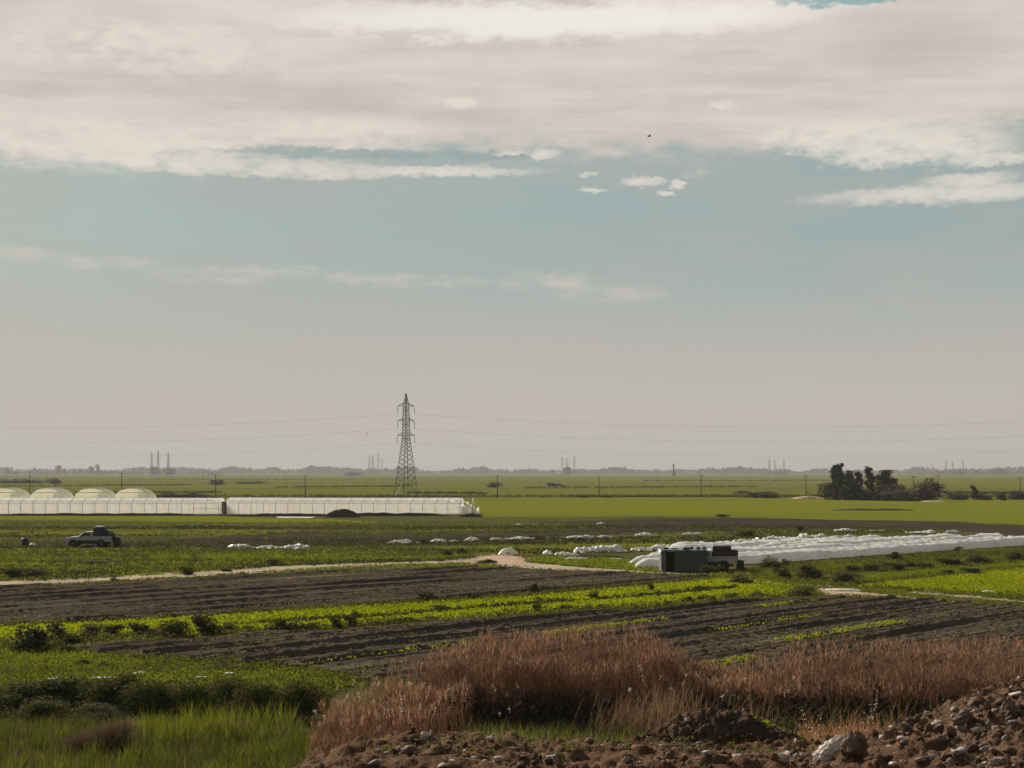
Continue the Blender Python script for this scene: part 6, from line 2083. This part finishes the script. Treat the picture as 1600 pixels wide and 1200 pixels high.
ST = 'stones lying on the red earth bank'
stones = [
    (1508, 1128, 42, 30, 'stone', 'largest rounded brown boulder on the right bank'),
    (1529, 1144, 23, 10, 'whitestone', 'flat white oval stone below the largest boulder'),
    (1417, 1143, 28, 22, 'stone', 'brown stone with a pale top left of the boulder'),
    (1467, 1133, 24, 12, 'palestone', 'pale flat-topped stone between the boulder and the pale-topped one'),
    (1467, 1143, 18, 13, 'stone', 'small brown stone under the pale flat-topped stone'),
    (1486, 1149, 20, 16, 'stone', 'reddish squarish stone under the left side of the boulder'),
    (1491, 1120, 10, 8, 'whitestone', 'tiny pinkish white stone at the upper left of the boulder'),
    (1492, 1110, 16, 11, 'palestone', 'pale stone on the skyline of the right bank'),
    (1524, 1104, 28, 18, 'stone', 'brown chunk on the bank skyline above the boulder'),
    (1544, 1106, 13, 20, 'stone', 'upright narrow brown stone on the bank skyline'),
    (1578, 1112, 36, 28, 'stone', 'big brown slab near the right edge of the bank'),
    (1589, 1088, 22, 9, 'palestone', 'pale flat stone at the top right corner of the bank'),
    (1423, 1129, 17, 10, 'stone', 'brown stone on the skyline left of the upright pair'),
    (1445, 1132, 18, 15, 'stone', 'brown angular stone on the skyline left of the pale flat-topped stone'),
    (1505, 1180, 19, 12, 'greystone', 'grey block below the boulder near the bottom'),
    (1563, 1192, 28, 14, 'greystone', 'grey mottled stone at the bottom right'),
    (1537, 1197, 17, 9, 'palestone', 'pale stone at the bottom edge left of the mottled one'),
    (1438, 1191, 21, 10, 'greystone', 'grey stone at the bottom edge, middle of the right bank'),
    (1456, 1187, 15, 9, 'greystone', 'smaller grey stone touching the bottom-edge grey one'),
    (1555, 1141, 11, 9, 'palestone', 'small pale stone right of the white oval stone'),
    (1584, 1133, 19, 11, 'greystone', 'grey stone at the right edge under the big slab'),
    (1412, 1163, 17, 13, 'stone', 'brown lump below the pale-topped stone'),
    (1473, 1159, 17, 14, 'stone', 'reddish lump below the squarish stone'),
    (1394, 1137, 11, 6, 'palestone', 'small pale stone at the left tip of the right bank'),
    (1390, 1152, 20, 14, 'stone', 'dark clod left of the brown lump'),
    (1227, 1188, 21, 21, 'whitestone', 'round white ball-like stone at the bottom right of the earth heap'),
    (1212, 1183, 10, 8, 'palestone', 'small pale stone left of the round white one'),
    (1258, 1182, 18, 10, 'palestone', 'pale stone right of the round white one'),
    (1339, 1172, 46, 48, 'stone', 'upright rough brown chunk behind the white slab'),
    (664, 1153, 12, 17, 'whitestone', 'pointed white shard on the left earth bank'),
    (621, 1197, 9, 8, 'palestone', 'small pale pebble at the bottom edge of the left bank'),
    (586, 1195, 22, 12, 'greystone', 'grey stone at the bottom edge of the left bank'),
    (690, 1197, 16, 7, 'whitestone', 'white pebble at the bottom edge below the shard'),
    (708, 1197, 14, 6, 'palestone', 'pale pebble right of the white one at the bottom edge'),
    (766, 1157, 13, 8, 'palestone', 'small pale stone right of the shard on the bank skyline'),
    (640, 1175, 30, 14, 'stone', 'brown clod below the white shard'),
    (1130, 1188, 26, 14, 'stone', 'brown clod at the foot of the earth heap'),
    (980, 1190, 22, 12, 'stone', 'brown clod left of the earth heap at the bottom edge'),
]
for i, (px, py, wp, hp, mt, lab) in enumerate(stones):
    x, y, z = bhit(px, py + hp * 0.25)
    k = y / FPX
    S = (wp * k * 1.08, wp * k * random.uniform(0.75, 0.95), hp * k * 1.1)
    o = link('stone', stone_mesh('stone', S, 800 + i, M[mt], 4 if wp > 17 else 3, 10 if hp < 20 else 15, 0.05, 0.16 if mt == 'stone' else 0.08), None, (x, y + S[1] * 0.15, z + S[2] * 0.30))
    o.rotation_euler = (R(random.uniform(-12, 12)), R(random.uniform(-14, 14)), R(random.uniform(-30, 30)))
    tag(o, lab, 'stone', ST)
# the white slab leaning on the chunk
x, y, z = bhit(1296, 1192)
o = link('slab', stone_mesh('slab', (0.50, 0.22, 0.15), 874, M['whitestone'], 5, 16, 0.10, 0.22), None, (x, y + 0.05, z + 0.10))
o.rotation_euler = (R(25), R(-32), R(8))
tag(o, 'white broken slab leaning up against the rough brown chunk', 'slab')

# rubble too small to pick apart
g = np.random.default_rng(161)
parts = []
n = 9000
x, y = g.uniform(-2.6, 8.8, n), g.uniform(15.2, 21.6, n)
m = fbm(x * 0.9, y * 0.9, 163, 3) + np.where(x > 4.4, 0.14, -0.06) > 0.46
x, y = x[m], y[m]
zz = np.maximum(bankz(x, y), np.where(np.abs(x - hx) < 1.2, heapz(x, y) - 0.02, -9))
s = 0.016 + 0.14 * g.random(len(x)) ** 3.8
V, tr = pebbles(x, y, zz, s, 164)
kinds = np.repeat(np.where(g.random(len(x)) < 0.05, 2, np.where(g.random(len(x)) < 0.14, 1, 0)), len(tr) // len(x))
o = link('rubble', mesh_np('rubble', V, tr, [M['redclod'], M['greystone'], M['palestone']], None, kinds))
tag(o, 'small stones and crumbs of earth strewn over the red bank', 'rubble', kind='stuff')
x, y = scatter(P_bank, 130, 171, 0.2, 0.42, 0.8)
V, q, tr, t = blades(x, y, bankz(x, y) - 0.01, np.full(len(x), 0.10), 0.006, 1.2, 2, 172)
bw = [cl(np.array([(-2.4, 17), (4.4, 17), (4.4, 22.5), (-2.0, 22.5)]), 60, 6, 0.10, 0.05, 0.08, 173, 1, 0.4, 0.50, 0.9), cl(np.array([(-2.4, 17), (8, 17), (8, 22.0), (-2.0, 22.5)]), 10, 6, 0.12, 0.06, 0.10, 174, 2, 0.4, 0.55, 0.7)]
for V_ in bw: V_[0][:, 2] += np.maximum(bank_relief(V_[0][:, 0], V_[0][:, 1]), 0)
stuff('bank_litter', [(V, q, tr, t, 0)] + bw, ['straw', 'grass', 'brush'], 'dry stalks and straw littering the red bank', 'litter')

# ------------------------------------------------------------------ birds
def bird(px, py, d, span, label):
    x, z = (px - 800) / FPX * d, CAMH - (py - HOR) / FPX * d
    root = empty('bird', (x, d, z), R(25))
    tag(root, label, 'bird', 'tiny birds in the sky')
    b = MB().tube([(-0.22, 0, 0), (-0.12, 0, 0.01), (0.02, 0, 0), (0.14, 0, 0), (0.22, 0, 0.01)], [0.012, 0.04, 0.06, 0.03, 0.01], 8)
    b.build('body', M['bird'], root)
    for s in (-1, 1):
        me = bpy.data.meshes.new('wing')
        pts = [(-0.07, s * 0.03, 0.03), (0.09, s * 0.03, 0.03), (0.10, s * 0.22, 0.12), (-0.05, s * 0.20, 0.12), (0.12, s * span / 2, 0.06)]
        pts += [(p[0], p[1], p[2] - 0.012) for p in pts]
        me.from_pydata(pts, [], [(0, 1, 2, 3), (3, 2, 4), (5, 8, 7, 6), (8, 9, 7), (1, 0, 5, 6), (2, 1, 6, 7), (4, 2, 7, 9), (3, 4, 9, 8), (0, 3, 8, 5)])
        me.materials.append(M['bird'])
        link('wing', me, root)
bird(1014, 213, 150, 0.28, 'tiny dark bird high in the right half of the sky')
bird(574, 678, 330, 0.6, 'tiny dark bird left of the tall pylon')
